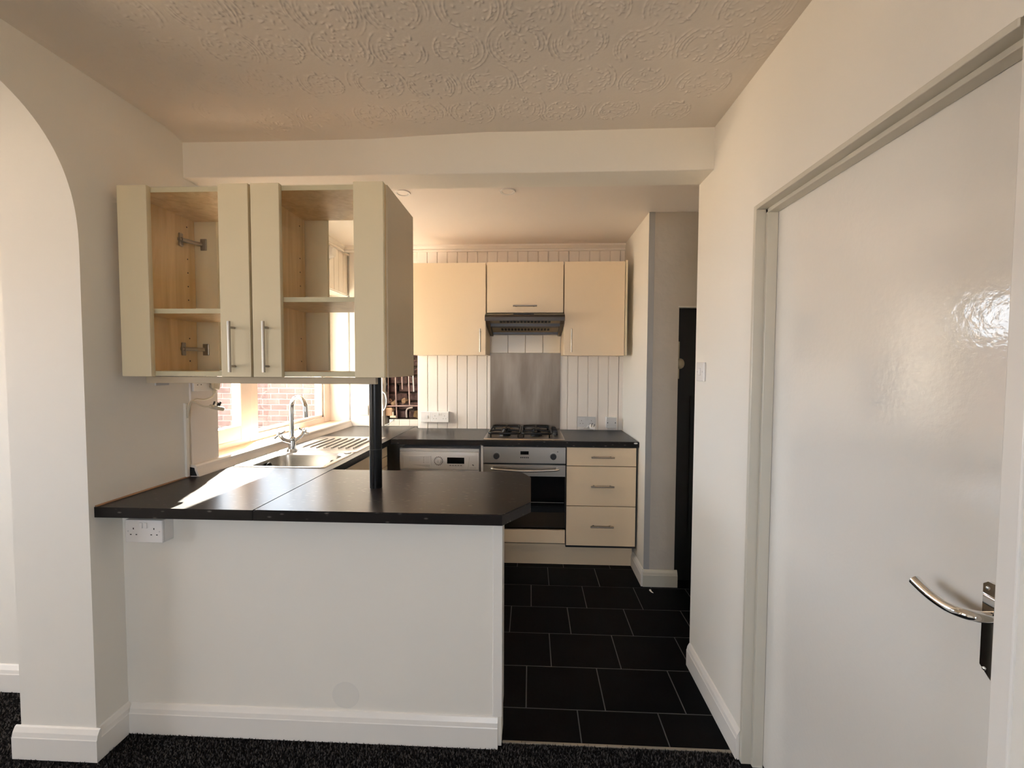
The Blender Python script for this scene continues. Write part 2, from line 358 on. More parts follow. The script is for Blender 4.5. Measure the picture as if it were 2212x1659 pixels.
# ------------------------------------------------------------------ ceilings, beam
struct('ceiling', B(XFAR, 1.0, YREAR, YB0, ZC + 0.0005, 2.75), CEIL)
def artex():
    st = 0.0023; x0, x1, y0, y1 = XL, XR, 0.92, YB0
    nx, ny = int((x1 - x0) / st) + 1, int((y1 - y0) / st) + 1
    xs = np.linspace(x0, x1, nx); ys = np.linspace(y0, y1, ny); H = np.zeros((ny, nx))
    cent = [(-1.30, 1.09), (-1.12, 1.10), (-0.92, 1.08), (-0.72, 1.10), (-0.5, 1.09), (-0.3, 1.1), (-0.1, 1.09), (0.1, 1.1), (0.31, 1.1), (0.52, 1.11), (0.70, 1.1),
            (-1.2, 1.22), (-0.962, 1.229), (-0.78, 1.231), (-0.605, 1.251), (-0.401, 1.251), (-0.187, 1.251), (-0.002, 1.266), (0.197, 1.274), (0.40, 1.27), (0.62, 1.284),
            (-1.364, 1.40), (-1.184, 1.39), (-0.984, 1.385), (-0.808, 1.386), (-0.621, 1.394), (-0.427, 1.411), (-0.246, 1.408), (-0.045, 1.40), (0.155, 1.396), (0.346, 1.421), (0.556, 1.43), (0.72, 1.42),
            (-1.306, 1.537), (-1.146, 1.556), (-0.959, 1.55), (-0.757, 1.558), (-0.555, 1.565), (-0.373, 1.585), (-0.158, 1.575), (0.023, 1.57), (0.197, 1.575), (0.397, 1.589), (0.617, 1.61),
            (-1.262, 1.723), (-1.079, 1.772), (-0.867, 1.78), (-0.643, 1.756), (-0.448, 1.744), (-0.243, 1.751), (-0.055, 1.736), (0.12, 1.759), (0.332, 1.76), (0.553, 1.768)]
    for cx, cyy in cent:
        fade = min(1.0, max(0.2, (cx + 1.62) / 0.75)); R = 0.098 * (0.9 + 0.25 * rng.random())
        i0, i1 = max(0, int((cx - 0.14 - x0) / st)), min(nx, int((cx + 0.14 - x0) / st)); j0, j1 = max(0, int((cyy - 0.14 - y0) / st)), min(ny, int((cyy + 0.14 - y0) / st))
        if i1 <= i0 or j1 <= j0: continue
        X, Y = np.meshgrid(xs[i0:i1] - cx, ys[j0:j1] - cyy); r = np.hypot(X, Y); a = np.arctan2(Y, X); S = np.zeros_like(r)
        for sgn in (1, -1):
            for k in range(rng.integers(3, 7)):
                rr = R * (0.62 + 0.09 * k) * (1 + 0.03 * rng.normal()); mid = (0 if sgn > 0 else PI) + rng.normal(0, 0.3); wid = rng.uniform(0.3, 0.8)
                da = np.abs((a - mid + PI) % (2 * PI) - PI); env = np.clip((wid - da) / 0.2, 0, 1)
                S += rng.uniform(0.5, 1.2) * np.exp(-((r - rr) / 0.0027) ** 2) * env * (0.7 + 0.3 * np.sin(a * 25 + k))
        for k in range(46):
            q = R * 0.75 * math.sqrt(rng.random()); t = rng.random() * 6.28; px, py = q * math.cos(t), q * math.sin(t); th = rng.random() * PI
            u = (X - px) * math.cos(th) + (Y - py) * math.sin(th); v = -(X - px) * math.sin(th) + (Y - py) * math.cos(th)
            S += rng.uniform(0.3, 1.1) * np.exp(-(u / rng.uniform(0.0035, 0.009)) ** 2 - (v / 0.0031) ** 2)
        H[j0:j1, i0:i1] += 0.0028 * fade * np.clip(S, 0, 1.6)
    # soft unevenness of the plaster towards the beam
    gx, gy = np.meshgrid(xs, ys)
    H += 0.0012 * (1 + np.sin(gx * 5.1 + 1) * np.sin(gy * 7.3))
    edge = np.minimum(np.minimum(gx - x0, x1 - gx), np.minimum(gy - y0, 1)) ; H *= np.clip(edge / 0.03, 0, 1)
    # sagging cove on the left half where ceiling meets the beam
    cov = np.clip((0.10 - (y1 - gy)) / 0.10, 0, 1) ** 2 * np.clip((-0.2 - gx) / 0.5, 0, 1) * 0.02
    H += cov
    v = np.stack([gx, gy, ZC - H], -1).reshape(-1, 3)
    idx = np.arange(nx * ny).reshape(ny, nx); f = np.stack([idx[:-1, :-1], idx[1:, :-1], idx[1:, 1:], idx[:-1, 1:]], -1).reshape(-1, 4)
    me = bpy.data.meshes.new('ceiling_swirls'); me.vertices.add(len(v)); me.vertices.foreach_set('co', v.ravel())
    me.loops.add(f.size); me.loops.foreach_set('vertex_index', f.ravel()); me.polygons.add(len(f))
    me.polygons.foreach_set('loop_start', np.arange(len(f)) * 4)
    me.update(calc_edges=True); me.validate(); me.shade_smooth(); me.materials.append(CEIL)
    o = bpy.data.objects.new('ceiling_plaster', me); C.objects.link(o); o['kind'] = 'structure'
artex()
struct('ceiling_beam', B(XL - 0.05, XR + 0.02, YB0, YB1, ZB, 2.74, bev=0.004), WALL)
struct('ceiling_kitchen', B(-1.868, 1.62, YB1, 3.86, ZK, 2.75), KCEIL)

# ------------------------------------------------------------------ walls
def arch_wall():
    bm = BM(); t = 0.29; xo = XL - t
    sa, sb, nn, y1, y0, zs = 0.45, 0.51, 2.5, YJ, -0.7, 1.82
    pts = []
    for k in range(29):
        th = PI / 2 * k / 28; c, s = max(math.cos(th), 0.0), max(math.sin(th), 0.0)
        pts.append((y1 - sa + sa * c ** (2 / nn), zs + sb * s ** (2 / nn)))
    left = [(y0 + y1 - p[0], p[1]) for p in pts[::-1]]
    poly = pts + left + [(y0, ZC + 0.2), (y1, ZC + 0.2)]
    prism(bm, poly, lambda y, z: (XL, y, z), lambda y, z: (xo, y, z))
    box(bm, xo, XL, YREAR, y0, -0.1, ZC + 0.2)
    box(bm, xo, XL, y1, 2.066, -0.1, ZC + 0.2)                 # pier between arch and window
    box(bm, xo, XL, 2.066, 3.86, -0.1, 0.953)                  # below the window
    box(bm, xo, XL, 2.066, 3.86, 2.045, ZC + 0.2)              # above the window
    box(bm, xo, XL, 3.60, 3.86, 0.953, 2.045)
    return struct('wall_left', bm, WALL)
wl = arch_wall()
bm = BM()
box(bm, XR, 0.9, YREAR, 0.70, -0.1, ZC + 0.2); box(bm, XR, 0.9, 0.70, 1.543, 2.0, ZC + 0.2); box(bm, XR, 0.9, 1.543, 2.055, -0.1, ZC + 0.2)
box(bm, 0.9, 1.6, 1.95, 2.055, -0.1, ZC + 0.2)
wr = struct('wall_right', bm, WALL)
# wall behind the camera and far wall of the next room, each with a real window letting daylight in
def windowed_wall(name, a0, a1, openings, f):
    bm = BM(); x = a0
    for xa, xb, za, zb in openings:
        f(bm, x, xa, -0.1, ZC + 0.25); f(bm, xa, xb, -0.1, za); f(bm, xa, xb, zb, ZC + 0.25); x = xb
    f(bm, x, a1, -0.1, ZC + 0.25)
    return struct(name, bm, WALL)
REAR_WIN = [(-0.95, 0.45, 0.85, 2.05)]
LEFT_WIN = [(-0.7, 1.2, 0.75, 2.1)]
windowed_wall('wall_rear', XFAR - 0.2, 1.0, REAR_WIN, lambda bm, x0, x1, z0, z1: box(bm, x0, x1, YREAR - 0.2, YREAR, z0, z1))
windowed_wall('wall_far_left', YREAR - 0.2, YADJ + 0.2, LEFT_WIN, lambda bm, y0, y1, z0, z1: box(bm, XFAR - 0.2, XFAR, y0, y1, z0, z1))
struct('wall_adjoining', B(XFAR, XL - 0.29, YADJ, YADJ + 0.2, -0.1, ZC + 0.25), WALL)
def plain_window(name, a0, a1, z0, z1, f):
    bm = BM(); m_ = (a0 + a1) / 2
    for p, q in ((a0, a0 + 0.06), (m_ - 0.04, m_ + 0.04), (a1 - 0.06, a1)): f(bm, p, q, z0, z1)
    f(bm, a0, a1, z0, z0 + 0.06); f(bm, a0, a1, z1 - 0.06, z1)
    struct(name, bm, UPVC)
for i, wv in enumerate(REAR_WIN): plain_window('window_%d' % (i + 2), *wv, lambda bm, p, q, z0, z1: box(bm, p, q, YREAR - 0.12, YREAR - 0.05, z0, z1))
plain_window('window_3', *LEFT_WIN[0], lambda bm, p, q, z0, z1: box(bm, XFAR - 0.12, XFAR - 0.05, p, q, z0, z1))
# kitchen back wall with a broken-out patch
HX0, HX1, HZ0, HZ1 = -1.262, -0.945, 0.935, 1.80
bm = BM()
box(bm, -1.868, HX0, YBK, 3.86, -0.1, ZC + 0.2); box(bm, HX1, 1.62, YBK, 3.86, -0.1, ZC + 0.2)
box(bm, HX0, HX1, YBK, 3.86, -0.1, HZ0); box(bm, HX0, HX1, YBK, 3.86, HZ1, ZC + 0.2); box(bm, HX0, HX1, 3.75, 3.86, HZ0, HZ1)
wb = struct('wall_back', bm, WALL)
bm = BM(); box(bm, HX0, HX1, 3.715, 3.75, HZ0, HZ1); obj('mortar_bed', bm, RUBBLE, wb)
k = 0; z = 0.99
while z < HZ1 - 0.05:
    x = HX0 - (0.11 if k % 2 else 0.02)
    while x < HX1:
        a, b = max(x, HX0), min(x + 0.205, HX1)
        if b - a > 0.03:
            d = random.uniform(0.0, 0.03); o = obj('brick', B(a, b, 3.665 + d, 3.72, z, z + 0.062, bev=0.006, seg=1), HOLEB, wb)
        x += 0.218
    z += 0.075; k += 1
# partition stub with the low doorway
bm = BM(); box(bm, 0.752, 0.95, 2.80, YBK, -0.1, ZK + 0.05); box(bm, 0.95, 1.6, 2.80, 2.92, 1.832, ZK + 0.05); box(bm, 1.45, 1.6, 2.80, 2.92, -0.1, 1.9)
wp = struct('wall_partition', bm, ROUGHPL)
bm = BM(); box(bm, 0.7495, 0.752, 2.795, YBK, 0, ZK); o = obj('painted_face', bm, WALL, wp)
bm = BM(); box(bm, 0.7495, 0.787, 2.794, 2.80, 0.1, ZK, bev=0.001); obj('corner_bead', bm, GREYBEAD, wp)
for k in range(7):    # ragged filler along the bead
    z0 = 0.25 + k * 0.31; p = [(0.787, z0), (0.797 + random.random() * 0.012, z0 + 0.06), (0.793, z0 + 0.15), (0.801 + random.random() * 0.01, z0 + 0.2), (0.787, z0 + 0.29)]
    obj('filler_ridge', prism(BM(), p, lambda x, z: (x, 2.7955, z), lambda x, z: (x, 2.8005, z)), ROUGHPL, wp)
struct('wall_outer_right', B(1.6, 1.75, 1.9, 3.86, -0.1, ZC + 0.2), WALL)
# door head trim of the low doorway and a near-black door painted to stand for the unlit space there
struct('trim_low_doorway', B(0.946, 1.45, 2.797, 2.84, 1.826, 1.834), WALL)
d2 = struct('door_2', B(0.952, 1.45, 2.88, 2.915, 0.0, 1.83), UNLITDOOR)
obj('panel_moulding', B(1.062, 1.068, 2.872, 2.88, 0.3, 1.25), UNLITDOOR, d2)
hp = obj('lock_plate', B(0.955, 0.983, 2.872, 2.88, 1.365, 1.612, bev=0.002), SATINSTRIP, d2)
kb = BM(); cyl(kb, (0.972, 2.872, 1.465), (0.972, 2.84, 1.465), 0.012); ball(kb, (0.972, 2.828, 1.465), 0.028, 1, 0.7, 1.25); obj('door_knob', kb, SATINSTRIP, d2, 60)

# skirting boards
PROF = [(0, 0), (0.018, 0), (0.018, 0.080), (0.0165, 0.083), (0.0135, 0.098), (0.006, 0.113), (0.002, 0.116), (0, 0.116)]
def skirt(bm, p0, p1, nrm, h=1.0):
    p0, p1, n = Vector((*p0, 0)), Vector((*p1, 0)), Vector((*nrm, 0))
    prism(bm, PROF, lambda d, z: p0 + n * d + Vector((0, 0, z * h)), lambda d, z: p1 + n * d + Vector((0, 0, z * h)))
bm = BM(); skirt(bm, (XL + 0.018, YJ), (-1.886, YJ), (0, -1)); skirt(bm, (XL, YJ), (XL, 1.56), (1, 0)); skirt(bm, (-1.868, YJ), (-1.868, YADJ), (-1, 0))
struct('baseboard_left', bm, TRIM)
bm = BM(); skirt(bm, (XFAR, YADJ), (-1.868, YADJ), (0, -1)); struct('baseboard_adjoining', bm, TRIM)
bm = BM(); skirt(bm, (XL + 0.018, 1.56), (-0.117, 1.56), (0, -1), 1.0); struct('baseboard_peninsula', bm, TRIM)
bm = BM(); skirt(bm, (XR, 1.545), (XR, 2.045), (-1, 0), 0.95); skirt(bm, (XR, YREAR), (XR, 0.70), (-1, 0), 0.95); struct('baseboard_right', bm, TRIM)
bm = BM(); skirt(bm, (0.742, 2.795), (0.966, 2.795), (0, -1), 0.95); struct('baseboard_partition', bm, LINING)  # darker paint puts the dim passage light into the skirting colour
bm = BM(); skirt(bm, (0.7495, 2.783), (0.7495, 3.09), (-1, 0), 0.95); struct('baseboard_partition_side', bm, TRIM)

# ------------------------------------------------------------------ white gloss door in the right wall
bm = BM()
box(bm, 0.772, 0.9, 1.528, 1.543, 0, 2.0, bev=0.002); box(bm, 0.775, 0.9, 0.70, 0.729, 0, 2.0, bev=0.002); box(bm, 0.772, 0.9, 0.735, 1.528, 1.985, 2.0, bev=0.002)
lin = struct('trim_1', bm, LINING)
obj('latch_jamb', B(0.773, 0.80, 0.699, 0.7295, 0, 2.001, bev=0.002), TRIM, lin)
bm = BM()
box(bm, 0.806, 0.842, 1.515, 1.528, 0, 1.985, bev=0.0015); box(bm, 0.806, 0.842, 0.729, 0.740, 0, 1.985, bev=0.0015); box(bm, 0.806, 0.842, 0.735, 1.528, 1.972, 1.985, bev=0.0015)
obj('door_stop', bm, LINING, lin)
d1 = struct('door_1', B(0.843, 0.883, 0.737, 1.526, 0.008, 1.983, bev=0.002), DOORW)
pl = [(0.808, 1.045), (0.800, 1.052), (0.762, 1.052), (0.762, 0.872), (0.772, 0.866), (0.790, 0.876), (0.808, 0.893)]
obj('handle_plate', prism(BM(), pl, lambda y, z: (0.836, y, z), lambda y, z: (0.843, y, z)), CHROME, d1)
bm = BM(); box(bm, 0.834, 0.837, 0.764, 0.806, 1.022, 1.026); obj('plate_rib', bm, CHROME, d1)
lv = smoothpts([(0.843, 0.779, 0.998), (0.812, 0.779, 0.997), (0.795, 0.787, 0.996), (0.789, 0.80, 0.994), (0.787, 0.822, 0.992), (0.788, 0.85, 0.994), (0.790, 0.875, 0.999), (0.792, 0.896, 1.005)], 6)
obj('handle_lever', tube(BM(), lv, lambda t: 0.010 if t < 0.5 else 0.010 + 0.002 * (t - 0.5), 14, 0.8), CHROME, d1, 50)
for z in (1.04, 0.889): obj('screw', ball(BM(), (0.8355, 0.800, z), 0.0035, 0.5, 1, 1), CHROME, d1, 60)

# light switch
def rocker_switch(name, label):
    t = thing(name, label, 'switch', (XR, 1.975, 1.421))
    obj('plate', B(XR - 0.010, XR, 1.932, 2.018, 1.378, 1.464, bev=0.003), WPLAST, t)
    obj('rocker', B(XR - 0.017, XR - 0.009, 1.967, 1.983, 1.405, 1.437, bev=0.003), WPLAST, t)
    for y in (1.945, 2.005): obj('screw', cyl(BM(), (XR - 0.0112, y, 1.421), (XR - 0.009, y, 1.421), 0.003, seg=10), GPLAST, t)
rocker_switch('light_switch', 'white rocker light switch near the end of the right wall')

# ------------------------------------------------------------------ kitchen window
WX0, WX1 = -1.80, -1.735
bm = BM()
box(bm, WX0, WX1, 2.05, 3.61, 0.955, 1.012, bev=0.004); box(bm, WX0, WX1, 2.05, 3.61, 1.965, 2.05, bev=0.004)
box(bm, WX0 + 0.002, WX1 + 0.002, 2.052, 2.10, 0.958, 2.048); box(bm, WX0 + 0.002, WX1 + 0.002, 3.50, 3.608, 0.958, 2.048)
box(bm, WX0 + 0.002, WX1 + 0.002, 2.548, 2.625, 0.958, 2.048)
w1 = struct('window_1', bm, UPVC)
bm = BM(); sx0, sx1 = -1.775, -1.718
box(bm, sx0, sx1, 2.08, 2.17, 1.0, 1.985, bev=0.006); box(bm, sx0, sx1, 2.445, 2.546, 1.0, 1.985, bev=0.006)
box(bm, sx0, sx1, 2.17, 2.445, 1.0, 1.085, bev=0.006); box(bm, sx0, sx1, 2.17, 2.445, 1.90, 1.985, bev=0.006)
s1 = obj('casement_sash', bm, UPVC, w1)
obj('pane', B(-1.756, -1.752, 2.165, 2.45, 1.08, 1.905), WGLASS, s1)
obj('pane', B(-1.772, -1.768, 2.62, 3.505, 1.005, 1.97), WGLASS, w1)
bm = BM()
for y0, y1, z0, z1 in ((2.625, 2.645, 1.012, 1.965), (3.478, 3.50, 1.012, 1.965), (2.625, 3.5, 1.012, 1.032), (2.625, 3.5, 1.945, 1.965)): box(bm, -1.765, -1.745, y0, y1, z0, z1, bev=0.004)
obj('glazing_bead', bm, UPVC, w1)
obj('casement_handle', tube(BM(), smoothpts([(-1.715, 2.50, 1.50), (-1.695, 2.50, 1.50), (-1.69, 2.50, 1.47), (-1.69, 2.50, 1.40)]), 0.008), WPLAST, s1, 50)
struct('trim_window_sill', B(-1.745, XL + 0.012, 2.066, YBK - 0.001, 0.950, 0.968, bev=0.004), SILL)
# cover board between the arch pier and window
struct('trim_window_board', B(XL - 0.002, XL + 0.008, 1.897, 2.066, ZW + 0.002, 1.98, bev=0.002), BOARD)
struct('trim_window_corner', cyl(BM(), (XL + 0.012, YBK - 0.012, ZW), (XL + 0.012, YBK - 0.012, 2.04), 0.012, seg=12), GPLAST, 60)
# coved strip where worktop meets the window wall
cov = [(0.0, 0.0), (0.048, 0.0), (0.046, 0.006), (0.036, 0.030), (0.034, 0.046), (0.027, 0.053), (0.0, 0.056)]
struct('trim_worktop_cove', prism(BM(), cov, lambda d, z: (XL + 0.0 + d, 1.888, ZW + z), lambda d, z: (XL + d, YBK, ZW + z)), BOARD)

struct('trim_sealant', tube(BM(), [(XL + 0.003, 1.458, ZW + 0.001), (XL + 0.003, 1.6, ZW + 0.002), (XL + 0.003, 1.886, ZW + 0.001)], 0.0045, 8), mat('stained_sealant', (0.36, 0.21, 0.12), 0.6), 60)
struct('trim_cove_hollow_shade', prism(BM(), [(0.003, 0.003), (0.036, 0.003), (0.026, 0.028), (0.024, 0.040), (0.003, 0.044)], lambda d, z: (XL + d, 1.8872, ZW + z), lambda d, z: (XL + d, 1.8885, ZW + z)), DARK)  # dark sheet painted in for the shade inside the hollow cut end
# board cladding over the window and on the back wall
def board_mesh(w_, h_):
    bm = BM(); g = 0.006
    p = [(0.0, 0.0055), (g * 0.4, 0.0055), (g, 0.0), (w_ - 0.003, 0.0), (w_ - 0.001, 0.002), (w_, 0.012), (0.0, 0.012)]
    prism(bm, p, lambda x, d: (x, d, 0), lambda x, d: (x, d, h_))
    bmesh.ops.recalc_face_normals(bm, faces=bm.faces[:])
    me = bpy.data.meshes.new('board'); bm.to_mesh(me); bm.free(); me.materials.append(BOARD); return me
clad = struct('wall_cladding', B(HX1, 0.7495, YCL + 0.012, YBK, ZW, ZK), GROOVE)
bw = 0.0827; x = 0.7495 - 0.035
obj('board', B(0.7505 - 0.034, 0.7495, YCL, YCL + 0.012, ZW, 2.385), BOARD, clad)
bm_full = board_mesh(bw - 0.001, 2.385 - ZW)
n = 0
while x - bw > HX1 - 0.02:
    x -= bw; share('board', bm_full, clad, (x, YCL, ZW)); n += 1
if x - HX1 > 0.01: obj('board', B(HX1, x - 0.002, YCL, YCL + 0.012, ZW, 2.385), BOARD, clad)
cornice = [(0, 0), (0.02, 0.0), (0.022, 0.012), (0.012, 0.020), (0.030, 0.038), (0.032, 0.052), (0, 0.052)]
struct('trim_cornice_back', prism(BM(), cornice, lambda d, z: (-1.57, YCL - d, 2.378 + z), lambda d, z: (0.7495, YCL - d, 2.378 + z)), BOARD)
cl2 = struct('wall_cladding_window', B(XL - 0.001, XL + 0.002, 2.06, YBK, 2.04, ZK), GROOVE)
bm_short = board_mesh(bw - 0.001, ZK - 2.045)
y = YBK - 0.02
while y - bw > 2.06:
    y -= bw
    o = share('board', bm_short, cl2); o.rotation_euler = (0, 0, PI / 2); o.location = (XL + 0.014, y, 2.045)
struct('trim_cornice_window', prism(BM(), cornice, lambda d, z: (XL + 0.014 + d, 2.06, 2.378 + z), lambda d, z: (XL + 0.014 + d, YBK, 2.378 + z)), BOARD)
v = thing('wall_vent', 'round white extractor vent high above the kitchen window', 'vent', (XL + 0.014, 3.25, 2.35))
obj('flange', cyl(BM(), (XL + 0.013, 3.25, 2.315), (XL + 0.024, 3.25, 2.315), 0.055), WPLAST, v, 40)
obj('cowl', cyl(BM(), (XL + 0.024, 3.25, 2.315), (XL + 0.06, 3.25, 2.315), 0.047, 0.035), WPLAST, v, 40)

# ------------------------------------------------------------------ outside the kitchen window
gw = thing('garden_wall', 'pink brick garden wall seen through the kitchen window', 'wall', (-3.4, 5.65, -0.12))
obj('mortar_core', B(-5.2, -1.95, 5.606, 5.80, -0.12, 1.80), MORTAR, gw)
bmk = B(0, 0.215, 0, 0.09, 0, 0.065, bev=0.004, seg=1); bme = bpy.data.meshes.new('brick'); bmk.to_mesh(bme); bmk.free(); bme.materials.append(BRICK)
z = 0.02; k = 0
while z < 1.78:
    x = -4.75 + (0.1125 if k % 2 else 0)
    while x < -2.15:
        share('brick', bme, gw, (x, 5.60 + random.uniform(-0.002, 0.004), z)); x += 0.225
    z += 0.075; k += 1
obj('coping', B(-5.2, -1.95, 5.58, 5.83, 1.80, 1.86, bev=0.01), MORTAR, gw)

# ------------------------------------------------------------------ peninsula
pw = struct('wall_peninsula', B(XL, -0.104, 1.56, 1.66, 0, ZW - WT), WALL)
obj('corner_bead', B(-0.137, -0.1015, 1.555, 1.664, 0.116, ZW - WT - 0.001, bev=0.002), TRIM, pw)
PATCH = mat('touched_up_paint', (0.755, 0.73, 0.672), 0.75)
obj('touched_up_patch', cyl(BM(), (-0.705, 1.5605, 0.175), (-0.705, 1.5597, 0.175), 0.055, 0.052, seg=32), PATCH, pw)
def slab(name, poly, label, group=None):
    bm = BM(); prism(bm, poly, lambda x, y: (x, y, ZW - WT), lambda x, y: (x, y, ZW))
    bmesh.ops.recalc_face_normals(bm, faces=bm.faces[:])
    e = [e for e in bm.edges if all(abs(v_.co.z - ZW) < 1e-5 for v_ in e.verts)]
    bmesh.ops.bevel(bm, geom=e, offset=0.003, segments=2, affect='EDGES')
    o = obj(name, bm, WORK); tag(o, label, 'worktop', group); return o
slab('worktop', [(-0.986, 1.455), (-0.097, 1.455), (0.003, 1.60), (0.003, 1.975), (-0.04, 2.062), (-0.986, 2.062)], 'black speckled peninsula worktop with clipped right corners')
# sink run with a real cut-out
SX0, SX1, SY0, SY1 = -1.515, -1.035, 2.075, 3.02
bm = BM()
for a in ((XL, -0.988, 1.455, SY0 + 0.012), (XL, -0.988, SY1 - 0.012, YBK), (XL, SX0 + 0.012, SY0 + 0.012, SY1 - 0.012), (SX1 - 0.012, -0.988, SY0 + 0.012, SY1 - 0.012)):
    box(bm, a[0], a[1], a[2], a[3], ZW - WT, ZW)
bmesh.ops.remove_doubles(bm, verts=bm.verts[:], dist=0.0001)
tag(obj('worktop', bm, WORK), 'black speckled worktop run under the kitchen window holding the sink', 'worktop')
slab('worktop', [(-0.986, 2.95), (0.747, 2.95), (0.747, YCL - 0.001), (HX1 - 0.002, YCL - 0.001), (HX1 - 0.002, YBK - 0.001), (-0.986, YBK - 0.001)], 'black worktop along the back wall with the gas hob set in it')
obj_cap = obj('edge_chip', ball(BM(), (0.725, 2.951, ZW - 0.010), 0.012, 1.2, 0.25, 0.45), WPLAST); tag(obj_cap, 'small white filler smear on the right end of back worktop edge', 'filler smear')

# black post
pt = thing('support_post', 'black round metal post standing between peninsula worktop and wall cabinets', 'post', (-0.655, 1.765, ZW))
obj('pole', cyl(BM(), (-0.655, 1.765, ZW), (-0.655, 1.765, 1.3975), 0.0255, seg=32), BLACKM, pt, 40)
obj('joint_ring', cyl(BM(), (-0.655, 1.765, 1.09), (-0.655, 1.765, 1.0915), 0.0259, seg=32), BLACKP, pt, 40)

# ------------------------------------------------------------------ sockets
def double_socket(label, loc, rz, depth=0.010, rockers=True, m=WPLAST, group='double wall sockets'):
    """local frame: faces -Y, back on y=0, centred"""
    t = thing('double_socket', label, 'socket', (0, 0, 0))
    if depth > 0.02: obj('back_box', B(-0.073, 0.073, -depth + 0.010, 0, -0.043, 0.043, bev=0.002), m, t)
    obj('plate', B(-0.073, 0.073, -depth, -depth + 0.0105, -0.043, 0.043, bev=0.003), m, t)
    for s in (-1, 1):
        obj('rocker', B(s * 0.009 - 0.0055, s * 0.009 + 0.0055, -depth - 0.004, -depth + 0.002, 0.012, 0.033, bev=0.0015), m, t)
        cx = s * 0.040
        for px, pz, w_, h_ in ((0, 0.010, 0.0035, 0.0065), (-0.011, -0.0125, 0.006, 0.0035), (0.011, -0.0125, 0.006, 0.0035)):
            obj('pin_hole', B(cx + px - w_ / 2, cx + px + w_ / 2, -depth - 0.0004, -depth + 0.002, pz - h_ / 2, pz + h_ / 2), DARK, t)
        obj('screw', cyl(BM(), (s * 0.061, -depth - 0.0006, 0.0), (s * 0.061, -depth + 0.001, 0.0), 0.0028, seg=10), GPLAST, t)
    t.location = loc; t.rotation_euler = (0, 0, rz); return t
double_socket('white double socket on a deep box under the peninsula worktop', (-1.446, 1.56, 0.818), 0, 0.05)
double_socket('white double socket left of the hob splashback', (-0.747, YCL, 1.024), 0, 0.045)
double_socket('greyish double socket right of the hob with a white plug hanging below', (0.457, YCL, 0.992), 0, 0.012, m=GPLAST)
double_socket('white double socket on the wall beside the window, plug pushed in', (XL + 0.008, 1.975, 1.362), PI / 2, 0.012)
sw = thing('cooker_switch', 'white single switched spur beside the left socket near the broken wall', 'switch', (-0.865, YCL, 1.024))
obj('back_box', B(-0.905, -0.822, YCL - 0.032, YCL, 0.982, 1.066, bev=0.002), WPLAST, sw)
obj('plate', B(-0.906, -0.821, YCL - 0.042, YCL - 0.032, 0.981, 1.067, bev=0.003), WPLAST, sw)
obj('fuse_carrier', cyl(BM(), (-0.877, YCL - 0.044, 1.024), (-0.877, YCL - 0.040, 1.024), 0.014), WPLAST, sw, 40)
obj('rocker', B(-0.856, -0.844, YCL - 0.047, YCL - 0.040, 1.012, 1.036, bev=0.002), GPLAST, sw)
fu = thing('fused_spur', 'white square spur box in the corner right of the hob', 'spur box', (0.652, YCL, 0.99))
obj('back_box', B(0.612, 0.696, YCL - 0.035, YCL, 0.948, 1.036, bev=0.002), WPLAST, fu)
obj('plate', B(0.611, 0.695, YCL - 0.046, YCL - 0.035, 0.947, 1.035, bev=0.003), GPLAST, fu)
for x in (0.622, 0.684): obj('screw', cyl(BM(), (x, YCL - 0.0475, 0.991), (x, YCL - 0.045, 0.991), 0.004, seg=10), DARK, fu)
s3 = thing('boxed_spur', 'small white spur plate on the boxed-in pipes beside the post', 'spur plate', (-1.437, 3.58, 1.068))
obj('plate', B(-1.475, -1.39, 3.571, 3.58, 1.022, 1.106, bev=0.003), WPLAST, s3)
obj('neon_ring', cyl(BM(), (-1.43, 3.569, 1.064), (-1.43, 3.572, 1.064), 0.009, seg=16), GPLAST, s3, 40)
obj('neon', cyl(BM(), (-1.43, 3.568, 1.064), (-1.43, 3.572, 1.064), 0.005, seg=12), WPLAST, s3, 40)

def plug(label, cable, pos, axis, upv, m, cat='plug'):
    """moulded three-pin plug: body along axis, pins along upv"""
    t = thing('mains_plug', label, cat, pos)
    a = Vector(axis).normalized(); u = Vector(upv); u = (u - a * u.dot(a)).normalized(); s = a.cross(u)
    R = Matrix((a, s, u)).transposed().to_4x4(); R.translation = pos
    bm = BM(); box(bm, -0.022, 0.026, -0.024, 0.024, -0.010, 0.010, bev=0.006); box(bm, -0.040, -0.018, -0.007, 0.007, -0.006, 0.006, bev=0.003)
    bm.transform(R); obj('body', bm, m, t, 50)
    for px, py, l, hw in ((0.012, 0, 0.022, 0.004), (-0.010, 0.011, 0.017, 0.0032), (-0.010, -0.011, 0.017, 0.0032)):
        b2 = BM(); box(b2, px - 0.002, px + 0.002, py - hw, py + hw, 0.008, 0.010 + l); b2.transform(R); obj('pin', b2, BLACKP, t)
    obj('cable', tube(BM(), smoothpts([R @ Vector((-0.036, 0, 0))] + [Vector(c) for c in cable]), 0.0042, 8), m, t, 60)
    return t
plug('ivory plug pushed into the socket beside the window', [(XL + 0.035, 1.995, 1.290), (XL + 0.03, 1.95, 1.278), (XL + 0.028, 1.905, 1.284), (XL + 0.026, 1.882, 1.276), (XL + 0.022, 1.872, 1.25), (XL + 0.014, 1.868, 1.20)],
     (XL + 0.036, 2.015, 1.345), (0, 0.25, 1), (-1, 0, 0), IVORY)
plug('loose grey-white plug dangling in front of the window board', [(XL + 0.06, 1.905, 1.252), (XL + 0.035, 1.885, 1.272), (XL + 0.022, 1.872, 1.270), (XL + 0.013, 1.866, 1.21)],
     (XL + 0.085, 1.955, 1.240), (0.1, 1, -0.25), (0.25, 0.4, 1), IVORY)
struct('trim_cable_trunking', B(XL, XL + 0.012, 1.861, 1.877, ZW + 0.004, 1.268, bev=0.002), WALL)
